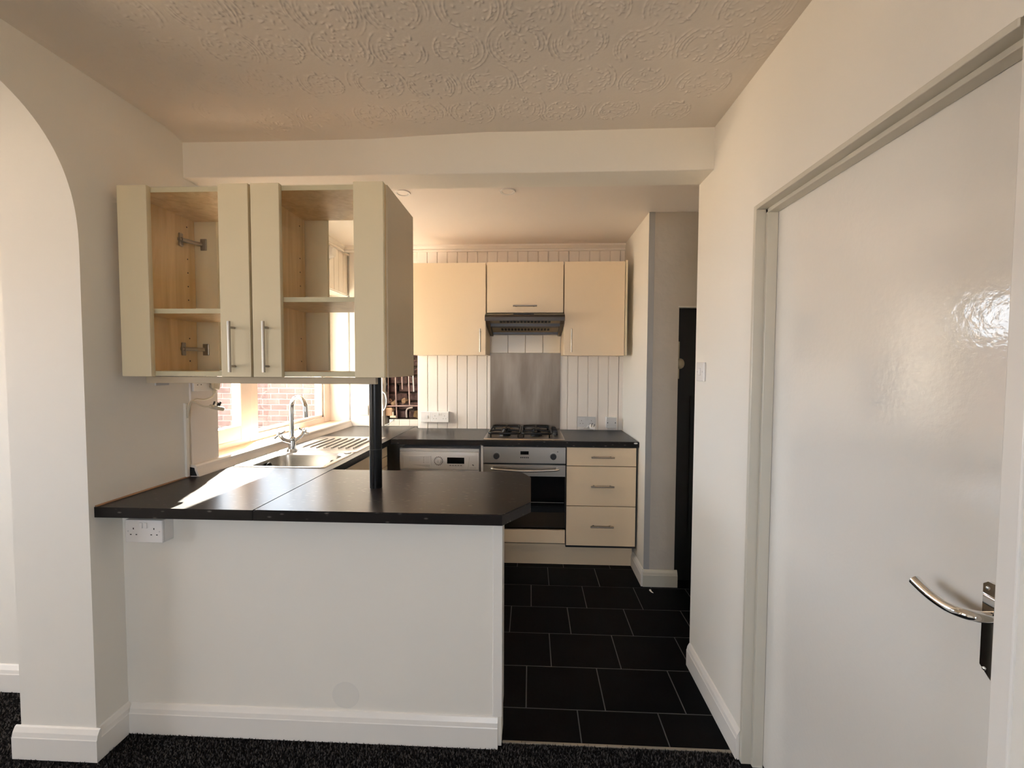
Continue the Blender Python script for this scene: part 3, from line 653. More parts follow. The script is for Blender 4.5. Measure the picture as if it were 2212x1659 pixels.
plug('white plug lying against the right hand hob socket', [(0.46, YCL - 0.02, 0.945), (0.44, YCL - 0.015, 0.95), (0.43, YCL - 0.012, 0.94), (0.40, YCL - 0.012, 0.936)],
     (0.502, YCL - 0.026, 0.952), (1, -0.1, -0.25), (-0.35, -0.5, 1), WPLAST)

# ------------------------------------------------------------------ peninsula glazed wall cabinets
CY0, CY1, CZ0, CZ1 = 1.562, 1.884, 1.400, 2.107
def bar_handle(p0, p1, out, parent, r=0.0055, inset=0.022):
    p0, p1, out = Vector(p0), Vector(p1), Vector(out); d = (p1 - p0).normalized()
    h = obj('handle', cyl(BM(), p0, p1, r, seg=14), SATIN, parent, 40)
    for q in (p0 + d * inset, p1 - d * inset): obj('handle_post', cyl(BM(), q, q - out, r * 0.8, seg=10), SATIN, h, 40)
    return h
def glazed_cabinet(x0, x1, label, shelf_z, hinge_left, handle_x, st, end_right):
    t = thing('wall_cabinet', label, 'cabinet', ((x0 + x1) / 2, CY0, CZ0), 'glazed wall cabinets over the peninsula')
    th = 0.018
    obj('side_panel', B(x0 + 0.001, x0 + th, CY0, CY1, CZ0, CZ1 - 0.002), WOOD, t)
    sp = obj('side_panel', B(x1 - th, x1 - 0.001, CY0, CY1, CZ0, CZ1 - 0.002), WOOD, t)
    tp = obj('top_panel', B(x0 + th, x1 - th, CY0, CY1, CZ1 - 0.020, CZ1 - 0.002), WOOD, t)
    obj('front_edging', B(x0 + th, x1 - th, CY0 - 0.001, CY0, CZ1 - 0.020, CZ1 - 0.002), CREAMW, tp)
    bp = obj('bottom_panel', B(x0 + th, x1 - th, CY0, CY1, CZ0, CZ0 + 0.018), WOOD, t)
    obj('front_edging', B(x0 + th, x1 - th, CY0 - 0.001, CY0, CZ0, CZ0 + 0.018), CREAMW, bp)
    sh = obj('shelf', B(x0 + th, x1 - th, CY0 + 0.006, CY1 - 0.01, shelf_z - 0.018, shelf_z), WOOD, t)
    obj('front_edging', B(x0 + th, x1 - th, CY0 + 0.005, CY0 + 0.006, shelf_z - 0.018, shelf_z), CREAMW, sh)
    if end_right: obj('end_panel', B(x1 - 0.001, x1 + 0.006, CY0 + 0.002, CY1 + 0.02, CZ0 - 0.002, CZ1 - 0.004), TAUPE, t)
    # front door: two stiles and a pane
    fd = obj('front_door', box(B(x0 + 0.001, x0 + st[0], 1.540, 1.5595, CZ0 - 0.002, CZ1, bev=0.0015), x1 - st[1], x1 - 0.002, 1.540, 1.5595, CZ0 - 0.002, CZ1, bev=0.0015), CREAMW, t)
    obj('pane', B(x0 + st[0] - 0.008, x1 - st[1] + 0.008, 1.549, 1.552, CZ0 + 0.002, CZ1 - 0.004), GLASS, fd)
    bar_handle((handle_x, 1.510, 1.416), (handle_x, 1.510, 1.602), (0, -0.030, 0), fd)
    rd = obj('rear_door', box(B(x0 + 0.001, x0 + 0.118, 1.887, 1.906, CZ0 - 0.002, CZ1, bev=0.0015), x1 - 0.11, x1 - 0.002, 1.887, 1.906, CZ0 - 0.002, CZ1, bev=0.0015), CREAMW, t)
    obj('pane', B(x0 + 0.11, x1 - 0.10, 1.895, 1.898, CZ0 + 0.002, CZ1 - 0.004), GLASS, rd)
    if hinge_left:
        for z in (1.985, 1.512):
            hx = x0 + th
            h = obj('hinge', box(B(hx, hx + 0.006, 1.795, 1.815, z - 0.028, z + 0.028, bev=0.002), hx, hx + 0.012, 1.79, 1.84, z - 0.006, z + 0.006, bev=0.002), SATIN, t)
            obj('hinge_arm', tube(BM(), smoothpts([(hx + 0.010, 1.80, z), (hx + 0.017, 1.83, z), (hx + 0.026, 1.862, z), (hx + 0.040, 1.878, z)]), 0.0075, 8, 1.3), SATIN, h, 50)
            obj('hinge_cup', B(hx + 0.028, hx + 0.056, 1.881, 1.887, z - 0.026, z + 0.026, bev=0.002), SATIN, h)
    for i, z in enumerate((1.46, 1.56, 1.73, 1.79, 1.85, 1.91, 2.05)):
        obj('shelf_pin_hole', cyl(BM(), (x0 + th - 0.001, 1.842, z), (x0 + th + 0.0006, 1.842, z), 0.003, seg=10), DARK, t)
    obj('shelf_pin_hole', cyl(BM(), (x0 + th - 0.001, 1.64, 1.80), (x0 + th + 0.0006, 1.64, 1.80), 0.0035, seg=10), DARK, t)
    return t
glazed_cabinet(-1.541, -1.038, 'left glazed wall cabinet over the peninsula with hinges showing inside', 1.655, True, -1.100, (0.115, 0.115), False)
glazed_cabinet(-1.031, -0.535, 'right glazed wall cabinet over the peninsula, nearest the black post', 1.697, False, -0.972, (0.108, 0.112), True)
tag(obj('pelmet_rail', B(-1.482, -0.583, 1.578, 1.60, 1.372, 1.397, bev=0.001), TAUPE), 'beige light rail under the two glazed peninsula cabinets', 'rail')
tag(obj('cabinet_bracket', box(B(-1.50, -1.46, 1.60, 1.68, 1.385, 1.398), -1.478, -1.472, 1.61, 1.67, 1.36, 1.398), GPLAST), 'small grey fixing bracket under the left peninsula cabinet', 'bracket')

# ------------------------------------------------------------------ sink and tap
sk = thing('sink', 'stainless steel sink with bowl and ribbed drainer under the window', 'sink', ((SX0 + SX1) / 2, 2.5, ZW))
BX0, BX1, BY0, BY1, BZ = -1.455, -1.075, 2.105, 2.415, 0.775
def rrect(x0, x1, y0, y1, r, n=6):
    out = []
    for cx, cy_, a0 in ((x1 - r, y1 - r, 0), (x0 + r, y1 - r, PI / 2), (x0 + r, y0 + r, PI), (x1 - r, y0 + r, 1.5 * PI)):
        for k in range(n + 1):
            a = a0 + PI / 2 * k / n; out.append((cx + r * math.cos(a), cy_ + r * math.sin(a)))
    return out
def loft(bm, loops, close_last=True):
    rings = [[bm.verts.new(p) for p in lp] for lp in loops]
    for a, b in zip(rings, rings[1:]):
        n_ = len(a)
        for i in range(n_): bm.faces.new((a[i], a[(i + 1) % n_], b[(i + 1) % n_], b[i]))
    if close_last: bm.faces.new(rings[-1])
bm = BM()
zt = ZW + 0.004
loft(bm, [[(x, y, ZW + 0.0005) for x, y in rrect(SX0, SX1, SY0, 2.465, 0.02)], [(x, y, zt) for x, y in rrect(SX0 + 0.004, SX1 - 0.004, SY0 + 0.004, 2.461, 0.02)],
          [(x, y, zt) for x, y in rrect(BX0 - 0.012, BX1 + 0.012, BY0 - 0.012, BY1 + 0.012, 0.065)], [(x, y, zt - 0.010) for x, y in rrect(BX0, BX1, BY0, BY1, 0.06)],
          [(x, y, BZ + 0.03) for x, y in rrect(BX0 + 0.008, BX1 - 0.008, BY0 + 0.008, BY1 - 0.008, 0.06)], [(x, y, BZ) for x, y in rrect(BX0 + 0.04, BX1 - 0.04, BY0 + 0.04, BY1 - 0.04, 0.05)]])
bmesh.ops.recalc_face_normals(bm, faces=bm.faces[:])
obj('bowl', bm, SINKM, sk, 35)
bm = BM(); loft(bm, [[(x, y, ZW + 0.0005) for x, y in rrect(SX0, SX1, 2.466, SY1, 0.02)], [(x, y, zt) for x, y in rrect(SX0 + 0.004, SX1 - 0.004, 2.466, SY1 - 0.004, 0.02)],
     [(x, y, zt) for x, y in rrect(SX0 + 0.035, SX1 - 0.03, 2.52, SY1 - 0.03, 0.03)], [(x, y, zt - 0.003) for x, y in rrect(SX0 + 0.045, SX1 - 0.04, 2.53, SY1 - 0.04, 0.03)]])
dr = obj('drainer', bm, SINKM, sk, 35)
for k in range(8):
    x = -1.435 + k * 0.047
    obj('rib', tube(BM(), [(x, 2.60, zt - 0.003), (x, 2.62, zt + 0.0005), (x, 2.92, zt + 0.0005), (x, 2.94, zt - 0.003)], 0.0055, 8), SINKM, dr, 60)
obj('waste_hole', cyl(BM(), (-1.265, 2.26, BZ + 0.0005), (-1.265, 2.26, BZ + 0.004), 0.042, 0.04), DARK, sk)
ov = obj('overflow', cyl(BM(), (-1.4475, 2.27, 0.875), (-1.442, 2.27, 0.875), 0.030), BLACKM, sk, 40)
for k in range(5): obj('overflow_slot', B(-1.16 + k * 0.014, -1.152 + k * 0.014, 2.4035, 2.4075, 0.862, 0.892), DARK, sk)
obj('plug_cap', cyl(BM(), (-1.075, 2.44, zt), (-1.075, 2.44, zt + 0.004), 0.022), SINKM, sk, 40)
tp = thing('mixer_tap', 'chrome swan-neck mixer tap with two cross handles behind the sink bowl', 'tap', (-1.425, 2.47, ZW))
tx, ty = -1.425, 2.47
bm = BM(); cyl(bm, (tx, ty, ZW + 0.004), (tx, ty, ZW + 0.020), 0.030, 0.026); cyl(bm, (tx, ty, ZW + 0.02), (tx, ty, ZW + 0.075), 0.022, 0.018); ball(bm, (tx, ty, ZW + 0.078), 0.021)
obj('body', bm, CHROME, tp, 40)
pts = [(tx, ty, ZW + 0.085), (tx, ty, 1.20)]
pts = [(tx, ty, ZW + 0.085), (tx, ty, 1.10), (tx, ty, 1.19)] + [(tx + (0.085 - 0.085 * math.cos(a)) * 0.75, ty - (0.085 - 0.085 * math.cos(a)) * 0.45, 1.195 + 0.062 * math.sin(a)) for a in (PI * k / 10 for k in range(1, 10))] + [(tx + 0.17 * 0.75, ty - 0.17 * 0.45, 1.185), (tx + 0.1275, ty - 0.0765, 1.145)]
obj('spout', tube(BM(), smoothpts(pts, 4), 0.013, 14), CHROME, tp, 50)
for s in (-1, 1):
    c = Vector((tx + 0.035 * s * 0.6, ty + 0.055 * s, ZW + 0.085)); e = Vector((tx + 0.03 * s, ty + 0.075 * s, ZW + 0.115))
    obj('valve_arm', tube(BM(), smoothpts([(tx, ty, ZW + 0.06), c, e]), 0.012, 12), CHROME, tp, 50)
    ax = (e - c).normalized(); o1 = ax.orthogonal().normalized(); o2 = ax.cross(o1); bm = BM()
    for q in (o1, o2): cyl(bm, e - q * 0.030, e + q * 0.030, 0.006, seg=12); ball(bm, e - q * 0.03, 0.0075); ball(bm, e + q * 0.03, 0.0075)
    ball(bm, e + ax * 0.006, 0.012); obj('cross_handle', bm, CHROME, tp, 50)

# ------------------------------------------------------------------ base units
def front(x0, x1, z0, z1, parent, name='drawer'):
    return obj(name, B(x0, x1, 2.966, 2.984, z0, z1, bev=0.0012), CREAM, parent)
du = thing('drawer_unit', 'cream three-drawer base unit beside the oven against partition', 'drawer unit', (0.49, 3.2, 0))
obj('carcass', B(0.252, 0.745, 2.986, 3.49, 0.165, ZW - WT - 0.002), BLACKP, du)
for z0, z1, hz in ((0.752, 0.880, 0.816), (0.470, 0.747, 0.612), (0.186, 0.465, 0.330)):
    d = front(0.254, 0.734, z0, z1, du)
    bar_handle((0.421, 2.936, hz), (0.580, 2.936, hz), (0, -0.030, 0), d)
ou = thing('oven_housing', 'cream oven housing panel and frame around the built-in oven', 'cabinet', (-0.045, 3.2, 0))
obj('side_panel', B(-0.349, -0.333, 2.972, 3.49, 0.166, ZW - WT - 0.002), APPL, ou)
obj('lower_panel', B(-0.331, 0.246, 2.966, 2.984, 0.198, 0.292, bev=0.0012), CREAM, ou)
obj('base_board', B(-0.333, 0.25, 2.99, 3.49, 0.165, 0.183), CREAM, ou)
pk = tag(obj('plinth', B(-0.345, 0.738, 3.068, 3.085, 0.002, 0.164), CREAM), 'cream plinth board under the oven and drawers', 'plinth')
ovn = thing('oven', 'built-in steel oven with two knobs and black glass door', 'oven', (-0.045, 3.0, 0.29))
OY = 2.962
obj('body', B(-0.325, 0.240, 2.992, 3.45, 0.298, 0.882), BLACKM, ovn)
cp = obj('control_panel', B(-0.331, 0.246, OY, 2.99, 0.764, 0.879, bev=0.0015), STEEL, ovn)
for x in (-0.238, 0.160):
    kn = obj('knob', cyl(BM(), (x, OY, 0.815), (x, OY - 0.022, 0.815), 0.023, 0.020, seg=28), BLACKP, cp, 40)
    obj('knob_ring', cyl(BM(), (x, OY + 0.001, 0.815), (x, OY - 0.004, 0.815), 0.027, seg=28), STEEL, kn, 40)
obj('clock_display', B(-0.070, -0.012, OY - 0.001, OY + 0.002, 0.826, 0.850), BLACKG, cp)
for k in range(5): obj('clock_button', cyl(BM(), (-0.066 + k * 0.0125, OY - 0.002, 0.805), (-0.066 + k * 0.0125, OY + 0.001, 0.805), 0.0045, seg=10), BLACKP, cp)
obj('indicator_lamp', cyl(BM(), (0.190, OY - 0.001, 0.848), (0.190, OY + 0.001, 0.848), 0.0035, seg=10), DARK, cp)
od = obj('oven_door', B(-0.331, 0.246, OY, 2.99, 0.310, 0.754, bev=0.0015), STEEL, ovn)
obj('door_glass', B(-0.329, 0.244, OY - 0.002, OY + 0.001, 0.420, 0.674), BLACKG, od)
obj('door_shelf_line', B(-0.30, 0.236, OY - 0.0026, OY - 0.0015, 0.4885, 0.4915), STEEL, od)
obj('lower_glass', B(-0.329, 0.244, OY - 0.0015, OY + 0.001, 0.312, 0.420), mat('smoked_steel', (0.06, 0.045, 0.03), 0.2, 0.6), od)
hb = smoothpts([(-0.262, OY, 0.728), (-0.262, OY - 0.032, 0.728), (-0.15, OY - 0.040, 0.722), (-0.04, OY - 0.043, 0.720), (0.07, OY - 0.040, 0.722), (0.186, OY - 0.032, 0.728), (0.186, OY, 0.728)], 6)
obj('door_handle', tube(BM(), hb, 0.0085, 12), STEEL, od, 50)
# washing machine
wm = thing('washing_machine', 'white washing machine between the corner and the oven', 'washing machine', (-0.648, 3.2, 0))
WY = 2.975
obj('body', B(-0.934, -0.362, WY + 0.012, 3.48, 0.01, 0.845, bev=0.01), APPL, wm, 40)
obj('top_panel', B(-0.934, -0.362, WY + 0.006, 3.48, 0.835, 0.858, bev=0.006), APPL, wm, 40)
fa = obj('fascia', B(-0.932, -0.364, WY, WY + 0.02, 0.708, 0.834, bev=0.006), APPL, wm, 40)
dd = obj('detergent_drawer', B(-0.905, -0.705, WY - 0.004, WY + 0.004, 0.716, 0.808, bev=0.002), APPL, fa)
obj('drawer_grip', prism(BM(), [(-0.845, 0.744), (-0.712, 0.744), (-0.712, 0.722), (-0.79, 0.735)], lambda x, z: (x, WY - 0.0055, z), lambda x, z: (x, WY - 0.003, z)), GPLAST, dd)
for k in range(3): obj('printed_line', B(-0.865, -0.79 + 0.01 * (k % 2), WY - 0.0046, WY - 0.003, 0.793 - k * 0.012, 0.7955 - k * 0.012), GPLAST, dd)
for k in range(4):
    obj('printed_line', B(-0.745, -0.718, WY - 0.0046, WY - 0.003, 0.793 - k * 0.012, 0.7955 - k * 0.012), GPLAST, dd)
    obj('printed_dot', cyl(BM(), (-0.757, WY - 0.0046, 0.794 - k * 0.012), (-0.757, WY - 0.003, 0.794 - k * 0.012), 0.0025, seg=8), INK, dd)
dl = obj('programme_dial', cyl(BM(), (-0.652, WY, 0.770), (-0.652, WY - 0.018, 0.770), 0.021, 0.018, seg=28), APPL, fa, 40)
obj('dial_centre', cyl(BM(), (-0.652, WY - 0.017, 0.770), (-0.652, WY - 0.0195, 0.770), 0.010, seg=20), GPLAST, dl, 40)
for k in range(16):
    a = 2 * PI * k / 16
    obj('dial_mark', cyl(BM(), (-0.652 + 0.029 * math.cos(a), WY - 0.001, 0.770 + 0.029 * math.sin(a)), (-0.652 + 0.029 * math.cos(a), WY + 0.001, 0.770 + 0.029 * math.sin(a)), 0.0042, seg=8), INK, fa)
obj('display', B(-0.590, -0.468, WY - 0.002, WY + 0.002, 0.752, 0.796, bev=0.001), BLACKG, fa)
for k in range(5): obj('button', B(-0.574 + k * 0.019, -0.560 + k * 0.019, WY - 0.003, WY + 0.001, 0.737, 0.742), INK, fa)
obj('fascia_line', prism(BM(), [(-0.432, 0.80), (-0.429, 0.80), (-0.442, 0.712), (-0.445, 0.712)], lambda x, z: (x, WY - 0.001, z), lambda x, z: (x, WY + 0.001, z)), GPLAST, fa)
obj('badge_line', B(-0.428, -0.383, WY - 0.001, WY + 0.001, 0.722, 0.726), GPLAST, fa)
obj('badge', prism(BM(), [(-0.412, 0.748), (-0.404, 0.748), (-0.398, 0.738), (-0.406, 0.738)], lambda x, z: (x, WY - 0.001, z), lambda x, z: (x, WY + 0.001, z)), INK, fa)
bm = BM(); cyl(bm, (-0.648, WY + 0.012, 0.45), (-0.648, WY - 0.02, 0.45), 0.17, 0.155, seg=40); pd = obj('porthole_ring', bm, GPLAST, wm, 40)
obj('porthole_glass', cyl(BM(), (-0.648, WY - 0.021, 0.45), (-0.648, WY - 0.024, 0.45), 0.13, 0.12, seg=40), BLACKG, pd, 40)
# sink base units facing +x
su = thing('sink_base_unit', 'cream base unit under the sink facing the kitchen', 'cabinet', (-1.25, 2.4, 0))
obj('carcass', B(XL + 0.01, -1.03, 2.07, 2.66, 0.15, 0.74), CREAM, su)
obj('door', B(-1.022, -1.004, 2.075, 2.655, 0.165, 0.878, bev=0.0012), CREAM, su)
cu = thing('corner_drawer_unit', 'cream drawer front beside the washing machine, under the sink worktop', 'drawer unit', (-1.25, 2.8, 0))
obj('carcass', B(XL + 0.01, -1.026, 2.664, 2.93, 0.15, 0.86), CREAM, cu)
for z0, z1 in ((0.815, 0.878), (0.745, 0.810), (0.165, 0.740)): obj('drawer', B(-1.022, -1.004, 2.664, 2.925, z0, z1, bev=0.0012), CREAM, cu)
tag(obj('plinth', B(-1.06, -1.045, 2.07, 2.95, 0.002, 0.15), CREAM), 'cream plinth board under the sink units', 'plinth')

# ------------------------------------------------------------------ hob
hbn = thing('gas_hob', 'four-burner steel gas hob with black pan supports', 'hob', (-0.045, 3.24, ZW))
bm = BM(); loft(bm, [[(x, y, ZW + 0.0005) for x, y in rrect(-0.335, 0.243, 2.985, 3.47, 0.015)], [(x, y, ZW + 0.006) for x, y in rrect(-0.331, 0.239, 2.989, 3.466, 0.015)],
     [(x, y, ZW + 0.006) for x, y in rrect(-0.312, 0.220, 3.008, 3.447, 0.02)], [(x, y, ZW + 0.003) for x, y in rrect(-0.306, 0.214, 3.014, 3.441, 0.02)]])
obj('hob_plate', bm, STEEL, hbn, 30)
def support(x0, x1):
    y0, y1, zt_ = 3.03, 3.43, ZW + 0.045; r = 0.0085; bm = BM()
    lp = [(x, y, zt_ - 0.008) for x, y in rrect(x0, x1, y0, y1, 0.03, 4)]; tube(bm, lp + [lp[0]], r, 8)
    s = obj('pan_support', bm, BLACKM, hbn, 60)
    ym, xm = (y0 + y1) / 2, (x0 + x1) / 2
    for yc in ((y0 + ym) / 2, (y1 + ym) / 2):
        for dx, dy in ((1, 0), (-1, 0), (0, 1), (0, -1)):
            e = Vector((xm + dx * (x1 - x0) / 2, yc + dy * (y1 - y0) / 4, zt_ - 0.006)); c_ = Vector((xm + dx * 0.025, yc + dy * 0.025, zt_))
            obj('support_finger', tube(BM(), [e, (e + c_) / 2 + Vector((0, 0, 0.003)), c_], 0.0065, 8), BLACKM, s, 60)
        b_ = obj('burner', cyl(cyl(BM(), (xm, yc, ZW + 0.003), (xm, yc, ZW + 0.018), 0.044, 0.040), (xm, yc, ZW + 0.018), (xm, yc, ZW + 0.026), 0.034, 0.030), BLACKM, hbn, 40)
        obj('burner_ring', cyl(BM(), (xm, yc, ZW + 0.0035), (xm, yc, ZW + 0.006), 0.056, 0.05), STEEL, b_, 40)
    for cx_ in (x0 + 0.012, x1 - 0.012):
        for cy_ in (y0 + 0.03, y1 - 0.03): obj('support_foot', cyl(BM(), (cx_, cy_, ZW + 0.003), (cx_, cy_, zt_ - 0.006), 0.005, seg=10), BLACKM, s)
support(-0.300, -0.078); support(-0.062, 0.148)
for k in range(4):
    y = 3.20 + k * 0.062
    kb_ = obj('control_knob', cyl(BM(), (0.185, y, ZW + 0.003), (0.185, y, ZW + 0.026), 0.020, 0.017, seg=20), BLACKP, hbn, 40)
    obj('knob_grip', B(0.168, 0.202, y - 0.004, y + 0.004, ZW + 0.024, ZW + 0.036, bev=0.002), BLACKP, kb_)

# ------------------------------------------------------------------ back wall units, hood, splashback
sb = tag(obj('splashback', B(-0.334, 0.241, YCL - 0.006, YCL - 0.0005, ZW + 0.002, 1.552), SPLASH), 'stained stainless steel splashback sheet behind the hob', 'splashback')
tr_ = struct('wall_tile_row', B(-0.332, 0.239, YCL - 0.004, YCL - 0.0005, 1.552, 1.71), GROOVE)
for k in range(4): obj('tile', B(-0.331 + k * 0.1427, -0.331 + k * 0.1427 + 0.1405, YCL - 0.010, YCL - 0.003, 1.553, 1.70, bev=0.002), TILEC, tr_)
def wall_unit(x0, x1, z0, z1, label, dx0=None, dx1=None):
    t = thing('wall_unit', label, 'cabinet', ((x0 + x1) / 2, 3.35, z0), 'cream wall units on the back wall')
    obj('carcass', B(x0, x1, 3.206, YCL - 0.001, z0 + 0.003, z1 - 0.006), CREAM, t)
    gp = obj('door_gap', B(x0 + 0.004, x1 - 0.004, 3.203, 3.206, z0 + 0.004, z1 - 0.002), BLACKP, t)
    d = obj('door', B((dx0 or x0) + 0.002, (dx1 or x1) - 0.002, 3.184, 3.202, z0, z1, bev=0.0012), CREAM, t)
    return t, d
t, d = wall_unit(-0.938, -0.338, 1.527, 2.212, 'cream wall cabinet left of the extractor hood')
bar_handle((-0.378, 3.154, 1.550), (-0.378, 3.154, 1.722), (0, -0.030, 0), d)
t, d = wall_unit(-0.332, 0.238, 1.842, 2.216, 'short cream wall cabinet above the extractor hood')
bar_handle((-0.135, 3.154, 1.890), (0.042, 3.154, 1.890), (0, -0.030, 0), d)
t, d = wall_unit(0.244, 0.705, 1.527, 2.216, 'cream wall cabinet right of the extractor hood', dx1=0.688)
bar_handle((0.297, 3.154, 1.550), (0.297, 3.154, 1.722), (0, -0.030, 0), d)
obj('end_panel', B(0.690, 0.7065, 3.188, YCL - 0.001, 1.527, 2.225, bev=0.001), CREAMW, t)
hd = thing('extractor_hood', 'dark brown visor extractor hood above the hob', 'hood', (-0.045, 3.3, 1.70))
obj('body', B(-0.330, 0.236, 3.235, YCL - 0.011, 1.745, 1.840), HOODM, hd)
vis = [(3.100, 1.775), (3.096, 1.800), (3.110, 1.818), (3.180, 1.838), (3.30, 1.840), (3.30, 1.825), (3.19, 1.818), (3.125, 1.802), (3.118, 1.775)]
vz = obj('visor', prism(BM(), vis, lambda y, z: (-0.337, y, z), lambda y, z: (0.243, y, z)), HOODM, hd)
fl = obj('underside_frame', prism(BM(), [(3.125, 1.800), (3.47, 1.722), (3.47, 1.716), (3.125, 1.792)], lambda y, z: (-0.312, y, z), lambda y, z: (0.220, y, z)), FILTER, hd)
obj('rear_lip', B(-0.312, 0.220, 3.455, 3.49, 1.706, 1.745), HOODM, hd)
for x in (-0.333, 0.214): obj('side_cheek', prism(BM(), [(3.120, 1.775), (3.16, 1.755), (3.46, 1.690), (3.49, 1.690), (3.49, 1.80), (3.20, 1.82), (3.12, 1.80)], lambda y, z, x=x: (x, y, z), lambda y, z, x=x: (x + 0.025, y, z)), HOODM, hd)
sl = BM(); box(sl, 0, 0.017, 0, 0.045, -0.0035, 0.001); slm = bpy.data.meshes.new('filter_slot'); sl.to_mesh(slm); sl.free(); slm.materials.append(DARK)
for i in range(15):
    for j in range(3):
        y = 3.165 + j * 0.095; z = 1.792 - (y - 3.125) * (0.076 / 0.345) - 0.001
        share('filter_slot', slm, fl, (-0.235 + i * 0.0258, y, z)).rotation_euler = (-math.atan(0.076 / 0.345), 0, 0)
obj('control_slots', B(-0.13, 0.02, 3.112, 3.135, 1.822, 1.8285), BLACKP, vz)

# ------------------------------------------------------------------ broken wall, boxed pipes, tiles
bxp = struct('wall_pipe_boxing', B(-1.545, HX0 - 0.002, 3.585, YBK, ZW, ZK), BOARD)
for z0, z1 in ((ZW + 0.002, 1.016), (1.112, 2.0)): obj('panel', B(-1.492, HX0 - 0.004, 3.579, 3.586, z0, z1, bev=0.0015), BOARD, bxp)
ts = struct('wall_tile_upstand', B(HX0 + 0.045, HX1 - 0.006, 3.605, 3.625, ZW, 0.984), GROOVE)
for k in range(3):
    x = HX0 + 0.047 + k * 0.089; obj('tile', B(x, min(x + 0.087, HX1 - 0.008), 3.598, 3.607, ZW + 0.001, 0.985, bev=0.0012), TILEW, ts)
def pipe(label, pts, r, m, grp='pipes in the broken wall'):
    return tag(obj('water_pipe', tube(BM(), smoothpts(pts, 4), r, 10), m, None, 60), label, 'pipe', grp)
pipe('thin vertical copper pipe next to the boxing in the broken wall', [(-1.238, 3.645, 1.12), (-1.236, 3.645, 1.4), (-1.236, 3.645, 1.79)], 0.006, COPPER)
pipe('longest vertical copper pipe left of centre in the broken wall', [(-1.160, 3.64, 0.99), (-1.168, 3.64, 1.2), (-1.175, 3.64, 1.79)], 0.0065, COPPER)
pipe('short vertical copper pipe at the middle of the broken wall', [(-1.115, 3.65, 1.24), (-1.118, 3.65, 1.5), (-1.118, 3.65, 1.79)], 0.005, COPPER)
pipe('vertical copper pipe right of centre in the broken wall', [(-1.050, 3.645, 1.10), (-1.056, 3.645, 1.35), (-1.062, 3.645, 1.79)], 0.0065, COPPER)
pipe('short pale pipe nearest the white boards in broken wall', [(-1.015, 3.65, 1.22), (-1.022, 3.65, 1.4), (-1.030, 3.65, 1.79)], 0.005, GPLAST)
pipe('horizontal copper pipe crossing the broken wall', [(HX0 + 0.01, 3.632, 1.094), (-1.1, 3.63, 1.098), (HX1 - 0.004, 3.632, 1.100)], 0.0065, COPPER)
pipe('pale bent pipe elbow low in the broken wall', [(-1.070, 3.625, 0.998), (-1.072, 3.625, 1.05), (-1.06, 3.625, 1.075), (-1.02, 3.63, 1.085)], 0.0075, mat('dull_pipe', (0.30, 0.25, 0.22), 0.5))
tag(obj('broken_block', B(-1.258, -1.196, 3.622, 3.70, 1.010, 1.080, bev=0.006, seg=1), mat('pale_block', (0.50, 0.33, 0.21), 0.9, bump=(50, 0.6, 0.004)), None), 'pale broken block left in the corner of broken wall', 'block')
for i, (x, z, r, l) in enumerate(((-1.19, 1.115, 0.028, 'pale mortar lump under the left pipes in broken wall'), (-1.235, 1.135, 0.024, 'mortar lump beside the boxing in broken wall'), (-1.10, 1.14, 0.03, 'mortar lump above the horizontal pipe in broken wall'), (-0.985, 1.02, 0.035, 'crumbling mortar lump at the bottom right of broken wall'))):
    bm = BM(); bmesh.ops.create_icosphere(bm, subdivisions=2, radius=r, matrix=Matrix.Translation((x, 3.668, z)))
    for v_ in bm.verts: v_.co += Vector((random.uniform(-1, 1), random.uniform(-1, 1), random.uniform(-1, 1))) * r * 0.22
    tag(obj('mortar_lump', bm, mat('lump_%d' % i, ((0.22, 0.15, 0.09), (0.16, 0.09, 0.06), (0.10, 0.055, 0.028), (0.07, 0.04, 0.012))[i], 0.95)), l, 'mortar lump', 'mortar lumps in the broken wall')
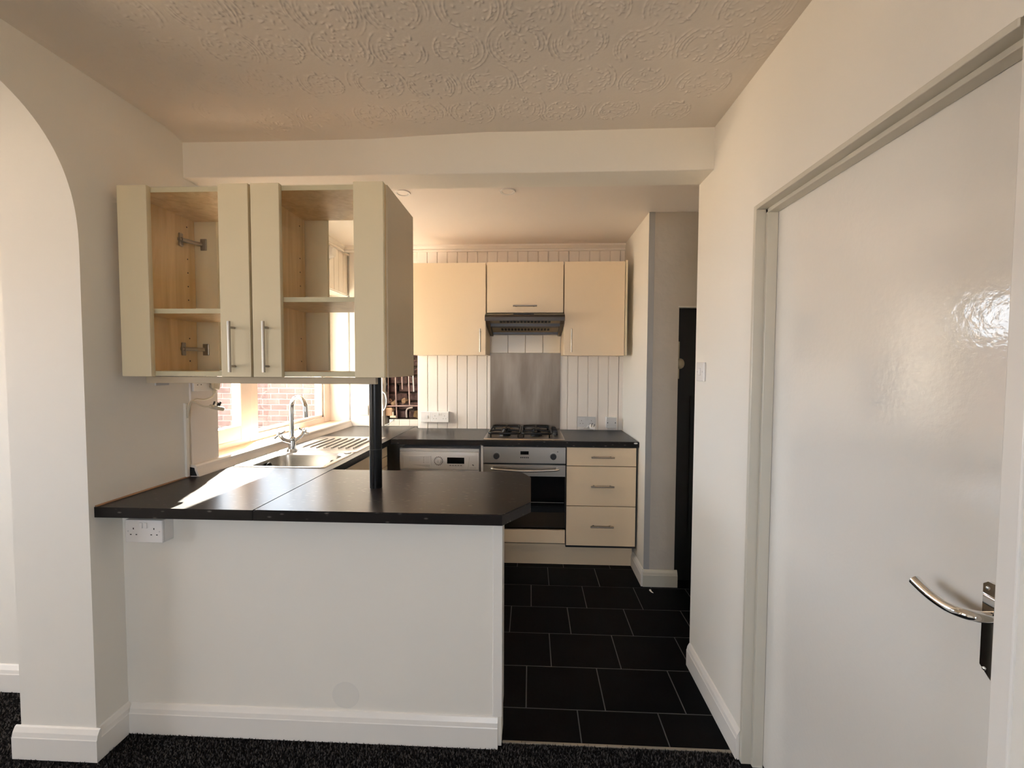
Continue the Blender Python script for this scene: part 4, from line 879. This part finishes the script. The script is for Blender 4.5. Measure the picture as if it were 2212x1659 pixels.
vl = thing('pipe_valve', 'small pale valve at the bottom of the broken wall', 'valve', (-1.19, 3.63, 1.0))
obj('body', cyl(BM(), (-1.215, 3.628, 1.003), (-1.165, 3.628, 1.003), 0.011, seg=14), IVORY, vl, 40)
obj('stem', cyl(BM(), (-1.19, 3.628, 1.003), (-1.19, 3.628, 1.045), 0.007, seg=12), IVORY, vl, 40)
tag(obj('white_cable', tube(BM(), smoothpts([(-1.262, 3.575, 1.22), (-1.235, 3.56, 1.20), (-1.222, 3.55, 1.14), (-1.235, 3.555, 1.085), (-1.262, 3.575, 1.06)]), 0.005, 8), WPLAST, None, 60), 'white cable looping out of the boxing beside the post', 'cable')
tag(obj('loose_cable', tube(BM(), smoothpts([(-1.175, 3.60, 0.985), (-1.19, 3.58, 0.965), (-1.22, 3.57, 0.945), (-1.245, 3.575, 0.935)]), 0.0035, 8), GPLAST, None, 60), 'thin grey cable hanging over the white upstand tiles', 'cable')

# ------------------------------------------------------------------ downlights
def downlight(x, y, label):
    t = thing('downlight', label, 'downlight', (x, y, ZK), 'kitchen ceiling downlights')
    bm = BM(); loft(bm, [[(x + r * math.cos(a), y + r * math.sin(a), z) for a in (2 * PI * k / 32 for k in range(32))] for r, z in ((0.045, ZK - 0.0005), (0.043, ZK - 0.006), (0.032, ZK - 0.005), (0.030, ZK - 0.001))], False)
    obj('bezel', bm, WPLAST, t, 40)
    obj('lens', cyl(BM(), (x, y, ZK - 0.0005), (x, y, ZK - 0.003), 0.030, seg=28), LENS, t, 40)
downlight(-0.137, 2.44, 'white round downlight just behind the ceiling beam, centre')
downlight(-0.737, 2.44, 'white round downlight behind the beam above the black post')

# small debris
pts = [(0.772, 2.735), (0.780, 2.745), (0.786, 2.738), (0.783, 2.722), (0.790, 2.700), (0.781, 2.706), (0.774, 2.722)]
tag(obj('paint_flake', prism(BM(), pts, lambda x, y: (x, y, 0.0), lambda x, y: (x, y, 0.003)), WPLAST), 'white paint flake on the black tiles by the partition', 'paint flake')
